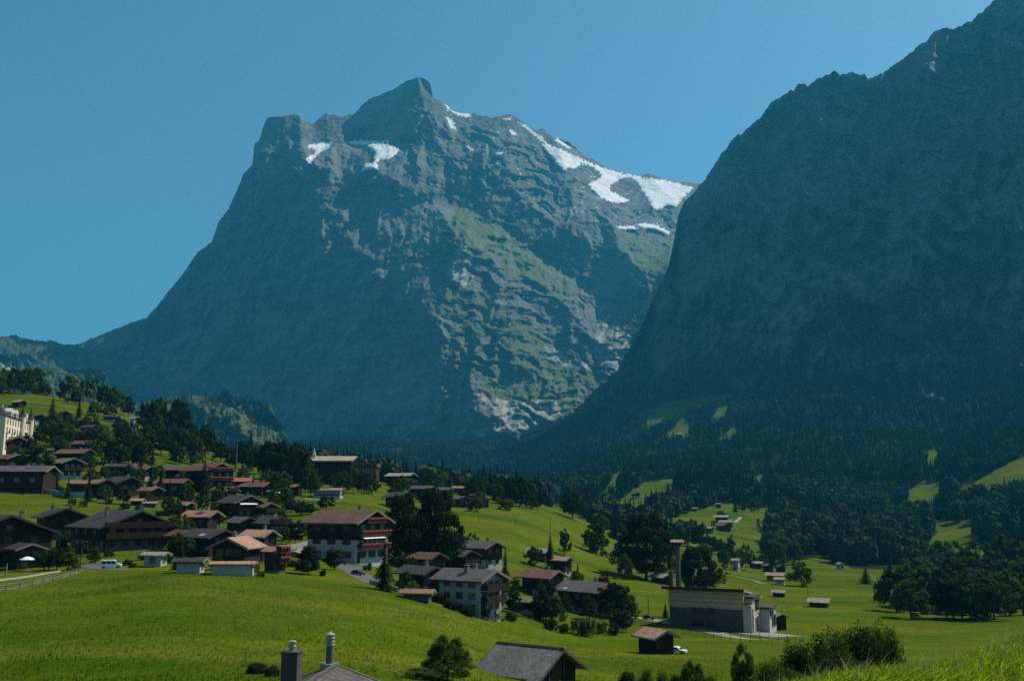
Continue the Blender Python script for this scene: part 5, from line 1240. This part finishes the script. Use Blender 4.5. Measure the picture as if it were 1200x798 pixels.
def bush_mesh(seed, mat, n=26, per=60, size=.05):
    rs = np.random.default_rng(seed); C, NR = [], []
    for i in range(n):
        a, r = rs.uniform(0, 6.28), .42 * rs.uniform(0, 1) ** .5
        c = np.array((math.cos(a)*r, math.sin(a)*r, rs.uniform(.1, .78) * (1 - r*.9)))
        p = rs.normal(size=(per, 3)); p /= np.linalg.norm(p, axis=1)[:, None]; p *= (rs.uniform(.1, 1, per) ** .5)[:, None]
        C.append(c + p * rs.uniform(.12, .22)); NR.append(p)
    C = np.concatenate(C); C[:, 2] = np.abs(C[:, 2])
    C[:, 2] *= 1 / C[:, 2].max(); C[:, :2] *= .5 / np.abs(C[:, :2]).max()
    V = leaf_quads(C, size, np.concatenate(NR), rs)
    return np_mesh('bush', V, np.arange(len(V)).reshape(-1, 4), M[mat])
BUSH = {'u': [bush_mesh(61, 'leaf_dark'), bush_mesh(62, 'leaf_broad'), bush_mesh(63, 'leaf_dark')], 'U': [bush_mesh(64, 'leaf_broad', 70, 260, .018), bush_mesh(65, 'leaf_dark', 70, 260, .018)], 'g': [bush_mesh(66, 'leaf_light')]}
NAMEOF = dict(b='broadleaf_tree', t='slender_tree', c='conifer', l='broadleaf_tree', N='broadleaf_tree', B='broadleaf_tree')
DESC = dict(b='dark rounded tree', t='slender tree', c='pointed conifer', l='light green tree', u='low dark bush', U='leafy bush', g='pale green bush', N='leafy broadleaf tree', B='large dark tree')
ORD = 'first second third fourth fifth sixth seventh eighth ninth tenth eleventh twelfth thirteenth fourteenth fifteenth sixteenth seventeenth eighteenth nineteenth twentieth'.split()
def plant_tree(px, py, h, w, kind, label, group=None, Y=None, cat=None):
    if Y is None: X, Y, Z = hit(px, py)
    else: X = T(px, py) * Y; Z = gz1(X, Y)
    sh, sw = h / F * Y * 1.03, w / F * Y * 1.06
    if py > 780 or Y == 170: sh = max(.8, E(py - h) * Y - Z)      # foot hidden below the frame: the top decides
    if kind in BUSH:
        o = link('bush', rnd.choice(BUSH[kind])); o.location = (X, Y, Z - .05); o.rotation_euler = (0, 0, rnd.uniform(0, 6.28)); o.scale = (sw, sw, sh)
        return tag(o, label, cat or 'bush', group)
    crown, trunk = rnd.choice(PROTO[kind])
    root = empty(NAMEOF[kind], (X, Y, Z - .1), rnd.uniform(0, 6.28), (sw, sw, sh))
    link('crown', crown, root); link('trunk', trunk, root)
    return tag(root, label, cat or 'tree', group)
def cluster(anchor, items, group=None, sep=', '):
    """each tree of a clump with the label that finds it: kind, what it stands by, and its place among its like in that clump"""
    items = sorted(items)
    cnt = {}
    for it in items: cnt[it[4]] = cnt.get(it[4], 0) + 1
    seen = {}
    for it in items:
        k = it[4]; seen[k] = seen.get(k, 0) + 1
        d = DESC[k]
        lab = f'{d} {anchor}' if cnt[k] == 1 else f'{d} {anchor}{sep}{ORD[seen[k]-1]} from left'
        if len(lab.split()) > 16: print('LONG', lab)
        plant_tree(*it[:5], lab, group, it[5] if len(it) > 5 else None)

cluster('in the clump on the crest above the hotel', [(-8,464,34,24,'b'),(4,463,32,22,'b'),(16,462,33,22,'b'),(30,462,31,24,'b'),(42,462,32,22,'b'),(53,464,15,14,'b')], 'trees on the top crest')
cluster('in the tall group on the crest above the meadow', [(80,471,32,24,'b'),(98,471,29,15,'t'),(110,472,31,14,'t'),(120,475,26,16,'b'),(135,487,34,26,'b'),(150,488,26,14,'b'),(88,474,18,14,'b')], 'trees on the top crest')
plant_tree(60, 499, 36, 17, 'c', 'large pointed conifer standing right of the hotel towers')
plant_tree(92, 491, 27, 11, 'c', 'isolated pointed conifer on the meadow slope beside a dark chalet')
cluster('on the steep meadow edge above the village', [(110,487,17,15,'b'),(121,488,16,14,'b'),(128,478,14,10,'c')])
cluster('in the dark belt above the village centre', [(172,510,42,26,'b'),(184,500,36,20,'b'),(200,515,44,24,'c'),(209,512,46,26,'b'),(219,508,42,22,'c'),(230,512,42,22,'b'),(246,520,38,24,'b'),(258,522,30,14,'c'),(160,522,30,14,'c'),(148,517,24,18,'b'),(192,505,38,18,'c'),(238,505,32,16,'c')], 'trees of the belt above the village')
cluster('in the thick of the wood above the village roofs', [(140,528,28,24,'b'),(155,532,30,22,'b'),(170,530,32,22,'b'),(182,520,34,22,'b'),(196,528,30,20,'c'),(222,525,32,22,'b'),(236,528,30,22,'b'),(250,530,28,18,'c'),(262,530,26,20,'b'),(272,535,24,18,'b'),(126,530,26,20,'b'),(282,536,22,18,'b'),(294,540,26,18,'c'),(140,512,24,18,'b')], 'trees of the belt above the village')
cluster('among the roofs below the wood', [(112,575,18,12,'b'),(122,566,20,14,'b'),(152,566,22,14,'b'),(164,566,24,14,'c'),(128,556,22,16,'b'),(214,572,20,12,'b'),(226,575,24,14,'c'),(170,590,16,14,'b'),(215,590,16,14,'b'),(256,590,22,16,'b'),(268,582,16,12,'b'),(286,562,18,14,'b')], 'trees among the village roofs')
cluster('round the chalets under the hotel meadow', [(52,506,18,16,'b'),(66,505,20,14,'b'),(82,508,22,16,'b'),(100,508,18,14,'b'),(112,512,20,16,'b'),(30,515,16,14,'b'),(120,520,22,16,'b'),(90,518,16,12,'c')], 'trees below the hotel')
cluster('on the lower edge of the belt above the village', [(241,538,42,24,'t'),(189,534,34,24,'b'),(214,532,32,24,'b'),(167,548,35,22,'b'),(150,545,32,24,'b'),(132,545,30,22,'b'),(228,545,36,20,'b'),(203,540,30,16,'c'),(258,542,26,20,'b'),(270,548,24,16,'b'),(283,550,34,22,'b'),(178,552,28,14,'c')], 'trees of the belt above the village')
plant_tree(119, 543, 40, 30, 'l', 'broad light green tree at the foot of the meadow right of the balconied house')
cluster('in the garden clump below the hotel', [(74,522,28,26,'b'),(60,522,30,28,'b'),(46,520,22,16,'b'),(98,528,24,20,'b'),(36,532,20,14,'b')], 'trees below the hotel')
plant_tree(41, 562, 40, 40, 'b', 'big dark spreading tree above the grey barn')
plant_tree(20, 545, 22, 22, 'b', 'dark tree in front of the brown gabled chalet below the hotel')
cluster('beside the red-brown cottage', [(66,574,18,8,'c'),(79,584,26,12,'c'),(103,588,34,11,'c')], 'cypress-like conifers in the gardens')
plant_tree(62, 572, 20, 18, 'l', 'light green garden tree behind the white retaining wall')
plant_tree(106, 560, 22, 9, 't', 'narrow lit tree beside the white front of the olive-roofed chalet')
cluster('in front of the grey-roofed chalets', [(176,578,36,13,'c'),(187,585,42,14,'c'),(198,590,28,12,'c'),(160,575,18,14,'b')], 'trees among the village roofs')
plant_tree(238, 586, 46, 22, 'c', 'tall dark spruce standing in front of the flowered dark chalet')
cluster('in the great clump right of the orange roof', [(304,556,34,24,'b'),(318,562,46,34,'B'),(338,572,56,40,'B'),(352,575,54,34,'b'),(330,582,30,26,'b'),(296,552,30,22,'b'),(364,582,36,24,'b'),(312,576,22,18,'b')], 'trees of the great dark clump')
cluster('in front of the hall', [(366,577,24,18,'b'),(402,578,26,20,'b'),(414,578,32,16,'t'),(424,580,28,16,'t'),(436,579,24,16,'b'),(391,573,16,12,'b')], 'trees by the hall')
plant_tree(382, 597, 17, 22, 'b', 'small round tree on the lawn path below the white glasshouse')
plant_tree(432, 580, 12, 12, 'l', 'small pale round tree on the lawn edge right of the hall')
cluster('on the skyline beside the half-timbered house', [(415,556,22,9,'c'),(444,556,24,10,'c'),(431,556,14,9,'c')], 'conifers on the skyline')
cluster('on the skyline right of the grey-roofed houses', [(484,570,24,14,'b'),(502,574,22,14,'b'),(511,577,28,22,'b'),(527,582,34,12,'c'),(545,579,18,16,'b'),(556,580,24,16,'b'),(567,580,22,14,'b'),(528,594,24,12,'c'),(558,600,18,18,'b'),(577,585,18,14,'b')], 'trees along the skyline crest')
cluster('in the tall clump ending the crest', [(585,590,22,18,'b'),(598,592,34,18,'b'),(609,594,38,20,'b'),(621,597,34,18,'b'),(630,598,28,12,'b'),(594,598,14,22,'b')], 'trees along the skyline crest')
# chalet cluster
cluster('among the chalets above the white garage', [(252,604,16,14,'b'),(256,618,20,14,'b'),(228,640,16,14,'b'),(212,658,28,12,'c'),(252,664,26,14,'c'),(330,612,14,14,'b')], 'trees among the chalet cluster')
cluster('squeezed between the clustered chalets', [(205,604,20,16,'b'),(212,628,26,20,'b'),(222,652,22,18,'b'),(206,650,26,20,'b'),(262,640,18,14,'b'),(270,600,20,16,'b'),(298,606,14,12,'b'),(336,590,18,16,'b'),(322,590,14,14,'b'),(206,668,24,14,'c'),(254,672,22,14,'b'),(300,592,12,10,'b')], 'trees among the chalet cluster')
cluster('in the hedge behind the clustered chalets', [(190,604,8,16,'u'),(204,612,8,14,'u'),(218,600,7,14,'u'),(262,612,8,14,'u'),(330,622,8,14,'u'),(342,618,8,12,'u'),(352,616,7,12,'u'),(298,610,7,12,'u')])
cluster('in the orchard left of the large chalet', [(340,600,16,16,'b'),(352,604,18,16,'b'),(362,603,14,14,'b'),(346,638,26,18,'b'),(337,632,20,16,'b'),(357,628,18,14,'b')], 'orchard trees')
plant_tree(361, 673, 34, 28, 'B', 'round dark tree on the meadow left of the large chalet')
plant_tree(392, 668, 26, 24, 'b', 'dark tree in front of the white lower storey of the large chalet')
plant_tree(450, 692, 60, 30, 'c', 'broad dark conifer at the bend of the village road')
plant_tree(471, 662, 82, 46, 'B', 'left one of the two very tall dark broadleaf trees beside the large chalet')
plant_tree(511, 668, 94, 58, 'B', 'taller right one of the two very tall dark broadleaf trees')
cluster('under the two very tall trees', [(459,628,24,10,'l'),(484,640,26,16,'l'),(495,662,26,16,'b'),(462,648,20,12,'b')])
cluster('behind the grey-roofed chalet facing the bright field', [(527,648,18,14,'l'),(541,642,16,14,'l'),(553,648,24,16,'b'),(535,644,12,14,'l')], 'young trees at the field edge')
plant_tree(537, 680, 22, 6, 'c', 'thin dark cypress in front of the half hidden grey-roofed chalet')
plant_tree(592, 694, 52, 18, 'c', 'pointed dark conifer right of the pale grey-green house')
plant_tree(645, 668, 44, 17, 'c', 'tall narrow spruce beside the pale-roofed barn')
plant_tree(662, 652, 32, 18, 't', 'slender lit tree just behind the faded pink barn roof')
plant_tree(627, 663, 22, 20, 'b', 'rounded tree in front of the corrugated pale-roofed barn')
plant_tree(677, 678, 18, 8, 'c', 'small pointed conifer right of the pink-roofed barn')
plant_tree(712, 692, 26, 10, 'c', 'small pointed conifer behind the flowered grey-roofed chalet')
cluster('in the gardens below the maroon roof', [(640,727,44,30,'b'),(651,732,34,22,'b'),(665,722,24,14,'t'),(602,718,26,18,'b'),(583,716,30,18,'b'),(566,718,22,12,'b')], 'garden trees at the meadow edge')
cluster('at the right end of the garden row', [(722,724,42,26,'b'),(734,726,38,22,'b'),(729,740,26,26,'b')], 'garden trees at the meadow edge')
cluster('in the hedge along the meadow edge', [(497,702,10,16,'u'),(514,706,12,20,'u'),(530,714,12,22,'u'),(548,721,12,22,'u'),(566,725,12,20,'u'),(582,728,14,18,'u'),(600,728,12,18,'u'),(645,738,14,18,'u'),(660,742,12,16,'u'),(676,743,18,16,'u'),(690,746,22,20,'u'),(706,742,14,16,'u'),(720,744,14,16,'u'),(468,690,9,16,'u'),(632,724,12,16,'u')], 'bushes of the meadow edge hedge')
plant_tree(484, 690, 10, 15, 'g', 'pale green bush beside the rusty-roofed shed')
plant_tree(780, 724, 18, 10, 'c', 'small dark conifer at the left corner of the plant')
cluster('in the gardens of the left chalets', [(52,668,24,28,'b'),(66,668,26,22,'b'),(80,668,22,22,'b'),(108,660,20,16,'b'),(40,664,26,20,'b'),(76,640,18,16,'b'),(96,652,18,14,'b')], 'garden trees of the left chalets')
cluster('along the garden front of the wide dark chalet', [(112,655,8,12,'u'),(128,652,9,12,'u'),(168,656,9,14,'u'),(178,652,12,16,'u'),(150,662,7,12,'u'),(199,660,10,12,'u'),(156,665,6,10,'u')], 'garden bushes of the left chalets')
cluster('on the far side of the retaining wall', [(70,578,10,12,'u'),(56,572,12,12,'u'),(84,592,9,10,'u'),(97,594,8,10,'u'),(146,596,7,14,'u'),(164,598,7,12,'u'),(126,590,8,12,'u')], 'bushes along the upper lane')
cluster('beside the orchard wall', [(331,660,9,14,'u'),(341,664,8,14,'u'),(350,668,8,12,'u'),(378,675,8,10,'u'),(430,668,9,10,'u'),(305,676,6,10,'u'),(262,604,9,12,'u')], 'bushes by the orchard')
# the open fields and the valley
plant_tree(671, 608, 36, 28, 'b', 'lone round tree on the crest of the bright field with its shadow beneath')
plant_tree(697, 648, 34, 30, 'b', 'round tree above a small pale hut on the bright field')
plant_tree(703, 606, 18, 14, 'b', 'small tree behind the white-fronted hut at the wood')
cluster('by the hedge ending the bright field', [(709,640,10,12,'u'),(717,630,9,12,'u'),(732,634,7,8,'u'),(707,652,8,10,'u')])
plant_tree(757, 679, 78, 66, 'B', 'great spreading broadleaf tree with a visible trunk on the middle field')
plant_tree(733, 679, 30, 18, 'b', 'small tree with a thin stem left of the great spreading tree')
plant_tree(819, 695, 54, 48, 'B', 'large ball-shaped tree behind the plant chimneys')
plant_tree(788, 672, 18, 16, 'b', 'small tree behind the tall square chimney')
cluster('in the row above the plant', [(848,666,34,14,'t'),(857,664,36,14,'t'),(868,668,26,12,'t'),(874,668,30,16,'b'),(851,668,24,12,'b')], 'trees above the plant')
cluster('beside the grey hamlet roof', [(884,664,18,11,'c'),(894,664,14,14,'b'),(925,680,9,10,'b')], 'trees by the valley hamlet')
cluster('in the wooded dip left of the poplars', [(806,640,28,24,'b'),(820,642,30,22,'b'),(834,650,22,22,'b'),(843,650,18,16,'b'),(812,628,20,14,'b'),(799,632,24,18,'b'),(824,650,14,16,'b')], 'trees in the wooded dip')
cluster('around the sunny terrace farm', [(862,600,15,9,'c'),(870,600,13,10,'b'),(881,600,16,12,'b'),(888,598,10,8,'b'),(845,605,7,9,'b'),(823,618,9,6,'c'),(889,620,13,5,'t'),(896,620,12,5,'t'),(836,618,8,6,'b')], 'trees round the terrace farm')
plant_tree(940, 687, 28, 24, 'b', 'round tree standing alone in the valley meadow')
plant_tree(1015, 684, 20, 18, 'c', 'dark conifer standing alone near the end of the valley meadow')
cluster('at the corner of the valley grove', [(1027,704,22,5,'t'),(1033,703,24,5,'t'),(1028,706,12,9,'b')])
def scatter(poly, n, kinds, hr, wr, label, group, seed, mind=6):
    r = random.Random(seed); xs = [p[0] for p in poly]; ys = [p[1] for p in poly]; got = []
    for _ in range(n * 60):
        if len(got) >= n: break
        x, y = r.uniform(min(xs), max(xs)), r.uniform(min(ys), max(ys))
        if not in_poly(x, y, poly): continue
        if any((x-a)**2 + ((y-b)*1.6)**2 < mind*mind for a, b in got): continue
        got.append((x, y)); k = r.choice(kinds); h = r.uniform(*hr)
        plant_tree(x, y, h, h * (r.uniform(.36, .48) if k == 'c' else r.uniform(*wr)), k, label[k], group)
scatter([(905,618),(940,606),(1000,606),(1055,604),(1090,612),(1068,640),(1052,652),(1010,660),(960,660),(925,668),(905,672),(896,650)], 66, 'bbbbtc', (22,32), (.7,.95),
        dict(b='dark rounded tree in the dense valley belt beyond the open meadow', t='slender tree in the dense valley belt beyond the open meadow', c='pointed conifer in the dense valley belt beyond the open meadow'), 'trees of the valley belt', 5, 8)
scatter([(1044,716),(1060,690),(1100,676),(1160,676),(1240,680),(1240,720),(1180,728),(1120,730),(1060,726)], 62, 'bbbbbc', (38,52), (.7,.95),
        dict(b='dark rounded tree in the dense grove behind the grassy bank', c='pointed conifer in the dense grove behind the grassy bank'), 'trees of the grove', 6, 8)
scatter([(1030,676),(1060,656),(1100,652),(1140,660),(1200,668),(1240,672),(1200,676),(1060,680)], 24, 'bbtc', (18,26), (.7,.9),
        dict(b='rounded tree at the far side of the dense grove', t='slender tree at the far side of the dense grove', c='pointed conifer at the far side of the dense grove'), 'trees behind the grove', 7, 8)
scatter([(1150,640),(1145,612),(1110,600),(1140,588),(1200,575),(1240,575),(1240,632),(1190,636)], 26, 'bbbc', (18,30), (.75,.95),
        dict(b='rounded tree in the wood on the far right slope', c='pointed conifer in the wood on the far right slope'), 'trees on the far right slope', 8, 8)
scatter([(700,616),(745,606),(790,630),(800,640),(770,645),(720,640),(690,616)], 22, 'bbtc', (18,26), (.6,.9),
        dict(b='rounded tree in the wooded hollow behind the great spreading tree', t='slender tree in the wooded hollow behind the great spreading tree', c='pointed conifer in the wooded hollow behind the great spreading tree'), 'trees of the wooded hollow', 9, 7)

VG = dict(b='dark garden tree filling a gap between the roofs of the left village', t='slender garden tree filling a gap between the roofs of the left village', c='small conifer filling a gap between the roofs of the left village')
scatter([(100,545),(150,535),(230,545),(300,560),(345,590),(330,600),(250,590),(200,600),(150,598),(100,590)], 26, 'bbbtc', (15,25), (.65,.9), VG, 'garden trees in the gaps of the left village', 21, 9)
scatter([(196,600),(260,596),(330,604),(345,640),(330,650),(300,625),(240,628),(200,648)], 14, 'bbbt', (12,20), (.65,.9), VG, 'garden trees in the gaps of the left village', 22, 8)
scatter([(20,500),(110,495),(135,520),(110,560),(60,545),(20,530)], 14, 'bbt', (16,24), (.7,.95), VG, 'garden trees in the gaps of the left village', 23, 9)
scatter([(0,650),(60,640),(120,650),(110,668),(40,672),(0,670)], 7, 'bb', (12,18), (.75,1.0), VG, 'garden trees in the gaps of the left village', 24, 8)
scatter([(470,690),(600,722),(740,742),(745,712),(690,690),(600,690),(520,660),(465,660)], 20, 'bbbt', (16,28), (.65,.9), dict(b='dark garden tree between the houses at the meadow edge', t='slender garden tree between the houses at the meadow edge'), 'garden trees between the meadow edge houses', 25, 11)
scatter([(455,575),(500,572),(580,578),(640,596),(600,600),(520,592),(460,592)], 16, 'bbbc', (12,22), (.7,.95), dict(b='dark tree among the cottages along the skyline crest', c='pointed conifer among the cottages along the skyline crest'), 'trees among the crest cottages', 26, 8)

# near the camera
plant_tree(524, 826, 86, 56, 'N', 'bushy young tree rising at the bottom edge left of the log barn', Y=66)
plant_tree(494, 830, 50, 46, 'N', 'lower leafy tree left of the bushy young tree at the bottom edge', Y=64)
plant_tree(299, 816, 34, 26, 'U', 'dark leafy shrub left of the masonry chimney', Y=62)
plant_tree(318, 808, 24, 20, 'U', 'low shrub between the dark leafy shrub and the masonry chimney', Y=60)
cluster('along the bottom edge beyond the log barn', [(736,812,30,24,'U',74),(757,812,32,22,'U',75),(776,812,28,22,'U',73),(792,812,26,20,'U',75),(813,816,46,36,'N',72),(834,812,24,22,'U',74)], 'shrubs along the bottom edge')
plant_tree(872, 812, 60, 30, 'N', 'thin leafy tree at the bottom edge beside the dense bushes', Y=60)
for i, (x, yt, w, y, lab) in enumerate([(905,768,52,26,'leftmost low bush of the dense thicket beside the grassy bank'), (935,748,52,27,'tall dark bush with a pointed top in the thicket beside the grassy bank'), (968,736,66,28,'broad bush in the middle of the thicket beside the grassy bank'),
                                     (1002,729,64,29,'tallest bush of the thicket beside the grassy bank'), (1036,728,56,30,'rounded bush at the uphill end of the thicket beside the grassy bank'), (982,764,70,24,'front bush of the thicket, half behind the grass'), (920,778,44,23,'small bush sinking behind the grass tips')]):
    X = T(x, yt) * y; Z = gz1(X, y); h = E(yt) * y - Z
    o = link('bush', BUSH['U'][i % 2]); o.location = (X, y, Z - .1); o.scale = (w / F * y * 1.15, w / F * y * 1.15, h * 1.06); o.rotation_euler = (0, 0, i * 1.3)
    tag(o, lab, 'bush', 'thicket by the bank')

# ------------------------------------------------------------------ far woods: one mass
def wood_mesh():
    rs = np.random.default_rng(3)
    pts = []
    n = 84000
    tt = rs.uniform(-.34, .95, n); yy = np.sqrt(rs.uniform(600**2, 3300**2, n))
    xx = tt * yy; zz = gz(xx, yy); px, py = pix(xx, yy, zz)
    ok = woods(px, py, 3.0) & (rs.uniform(0, 1, n) < np.clip(1.25 - yy / 3600, .3, 1)) & (px < 1330)
    ok &= ~in_poly(px, py, FOREST[2]) | (rs.uniform(0, 1, n) < .8)
    P = np.stack([xx, yy, zz], 1)[ok]
    # trees on the lower slopes of the rock wall and the wooded hill
    for nm, cond, m in (('valley_wall', lambda a, w: (w > .25) & (a[:, 1] < 3900), 3600), ('wooded_hill', lambda a, w: w > .4, 700), ('rock_mountain', lambda a, w: (w > .5) & (a[:, 0] > -1500) & (a[:, 0] < 700), 1500)):
        me = bpy.data.objects[nm].data; V = np.empty(len(me.vertices) * 3, np.float32); me.vertices.foreach_get('co', V); V = V.reshape(-1, 3)
        w = np.empty(len(me.vertices), np.float32); me.attributes['woodland'].data.foreach_get('value', w)
        k = np.nonzero(cond(V, w) & (V[:, 2] > gz(V[:, 0], V[:, 1]) - 5))[0]
        k = rs.choice(k, min(m, len(k)), replace=False); P = np.concatenate([P, V[k]])
    N = len(P)
    con = (rs.uniform(0, 1, N) < np.clip(.35 + (P[:, 1] - 800) / 600, .35, .92)) 
    patch = perlin(P[:, 0] / 150, P[:, 1] / 150, 77)
    con = np.where(patch > .42, False, con)
    VV, MI = [], []
    def unit(k, cone, rs):
        if cone:
            f = rs.uniform(0, 1, k) ** .8; r = .5 * (1 - f) ** .9 * rs.uniform(.5, 1.1, k); a = rs.uniform(0, 6.28, k)
            z = .06 + f * .94
            s = .11 * (1.25 - f)
        else:
            d = rs.normal(size=(k, 3)); d /= np.linalg.norm(d, axis=1)[:, None]; rr = rs.uniform(.78, 1, k)
            f = .55 + d[:, 2] * .43 * rr; r = .5 * np.hypot(d[:, 0], d[:, 1]) * rr; a = np.arctan2(d[:, 1], d[:, 0]); z = f
            s = np.full(k, .17)
        c = np.stack([np.cos(a) * r, np.sin(a) * r, z], 1)
        out = np.stack([np.cos(a), np.sin(a), np.full(k, -.9 if cone else .25)], 1); sd = np.stack([-np.sin(a), np.cos(a), rs.normal(size=k) * .3], 1)
        if not cone: q = d + .35 * rs.normal(size=(k, 3)); out = np.cross(q, rs.normal(size=(k, 3))); sd = np.cross(q, out); out /= np.linalg.norm(out, axis=1)[:, None]; sd /= np.linalg.norm(sd, axis=1)[:, None]
        s = s[:, None]
        return np.stack([c + out * s, c - out * s * .8 + sd * s, c - out * s * .8 - sd * s], 1)
    units = {(c, l): [unit(k, c, rs) for _ in range(6)] for c in (True, False) for l, k in ((0, 110), (1, 52))}
    for i in range(N):
        near_ = P[i, 1] < 1300
        u = units[(bool(con[i]), 0 if near_ else 1)][rs.integers(6)]
        h = rs.uniform(15, 25) if con[i] else rs.uniform(11, 18)
        w = h * (rs.uniform(.28, .4) if con[i] else rs.uniform(.7, .95))
        a = rs.uniform(0, 6.28); ca, sa = math.cos(a), math.sin(a)
        q = u.reshape(-1, 3)
        VV.append(np.stack([(q[:, 0]*ca - q[:, 1]*sa) * w + P[i, 0], (q[:, 0]*sa + q[:, 1]*ca) * w + P[i, 1], q[:, 2] * h + P[i, 2] - .5], 1))
        MI.append(np.full(len(q) // 3, 0 if con[i] else 1))
    V = np.concatenate(VV); MI = np.concatenate(MI)
    print('far woods', N, 'trees', len(MI), 'faces')
    me = np_mesh('forest', V, np.arange(len(V)).reshape(-1, 3), [M['far_needles'], M['far_leaves']], False, MI)
    tag(link('forest', me), 'dark mixed forest covering the valley sides beneath the rock walls', 'forest', kind='stuff')
M['far_needles'] = leafmat('far_needles', (.006, .013, .0075), (.014, .025, .012), .0, .0)
M['far_leaves'] = leafmat('far_leaves', (.018, .032, .014), (.038, .058, .024), .0, .0)
wood_mesh()

# ------------------------------------------------------------------ grass
def blades(name, X, Y, h, w, lean, mat, label, seed, mi=None, lift=0.0):
    rs = np.random.default_rng(seed); n = len(X); Z = gz(X, Y) + lift
    a = rs.uniform(0, 6.28, n); la = rs.normal(.3, .9, n)
    b = np.stack([X, Y, Z - .03], 1); sd = np.stack([np.cos(a), np.sin(a), 0*a], 1) * w[:, None]
    ld = np.stack([np.cos(la), np.sin(la), 0*la], 1) * (lean * h)[:, None]
    m1 = b + ld * .3 + np.stack([0*h, 0*h, h*.6], 1); t = b + ld + np.stack([0*h, 0*h, h], 1)
    V = np.stack([b - sd, b + sd, m1 + sd*.75, m1 - sd*.75, t + sd*.08, t - sd*.08], 1).reshape(-1, 3)
    o = np.arange(n)[:, None] * 6
    Fq = np.concatenate([o + np.array([[0,1,2,3]]), o + np.array([[3,2,4,5]])], 1).reshape(-1, 4)
    me = np_mesh(name, V, Fq, mat, False, None if mi is None else np.repeat(mi, 2))
    return tag(link(name, me), label, 'grass', kind='stuff')
def grass():
    rs = np.random.default_rng(17)
    n = 230000
    Y = np.sqrt(rs.uniform(4.5**2, 22**2, n)); t = rs.uniform(.17, .66, n); X = t * Y
    px, py = pix(X, Y, gz(X, Y))
    k = (px > 860) & (px < 1300); X, Y = X[k], Y[k]
    dens = fbm(X / 1.1, Y / 1.1, 3, 55)
    k = rs.uniform(-.9, 1, len(X)) < dens + .45; X, Y = X[k], Y[k]; n = len(X)
    tall = fbm(X / 2.3, Y / 2.3, 2, 56)
    h = rs.uniform(.05, .15, n) * (1 + .6 * tall); st = rs.uniform(0, 1, n) < .008; h = np.where(st, rs.uniform(.18, .34, n), h)
    w = np.where(st, .004, rs.uniform(.004, .009, n))
    blades('bank_grass', X, Y, h, w, np.where(st, rs.uniform(.3, 1.0, n), rs.uniform(.3, 1.6, n)), [M['blade'], M['straw']], 'long sunlit grass with dry stalks on the near bank', 18, st.astype(int))
    n = 85000
    Y = rs.uniform(42, 190, n); t = rs.uniform(-.66, .3, n); X = t * Y
    Z = gz(X, Y); px, py = pix(X, Y, Z)
    # the mown meadow only: in front of the chalets
    edge = np.interp(px, [-200, 0, 92, 180, 300, 430, 500, 620, 740, 900], [700, 697, 674, 668, 672, 694, 706, 738, 770, 772])
    k = (py > edge + 1) & (px > -60) & (px < 900); X, Y = X[k], Y[k]; n = len(X)
    cl = fbm(X / 6, Y / 6, 4, 57)
    k = rs.uniform(-1, 1, n) < cl + .35; X, Y = X[k], Y[k]; n = len(X)
    h = rs.uniform(.10, .28, n) * (1 + .6 * fbm(X / 9, Y / 9, 2, 58)); w = rs.uniform(.02, .05, n)
    blades('meadow_grass', X, Y, h, w, rs.uniform(.2, .9, n), [M['meadow_blade']], 'short tufted grass on the near meadow', 19)
M['meadow_blade'] = leafmat('meadow_blades', (.055, .105, .006), (.11, .15, .012), .6, .03)
grass()
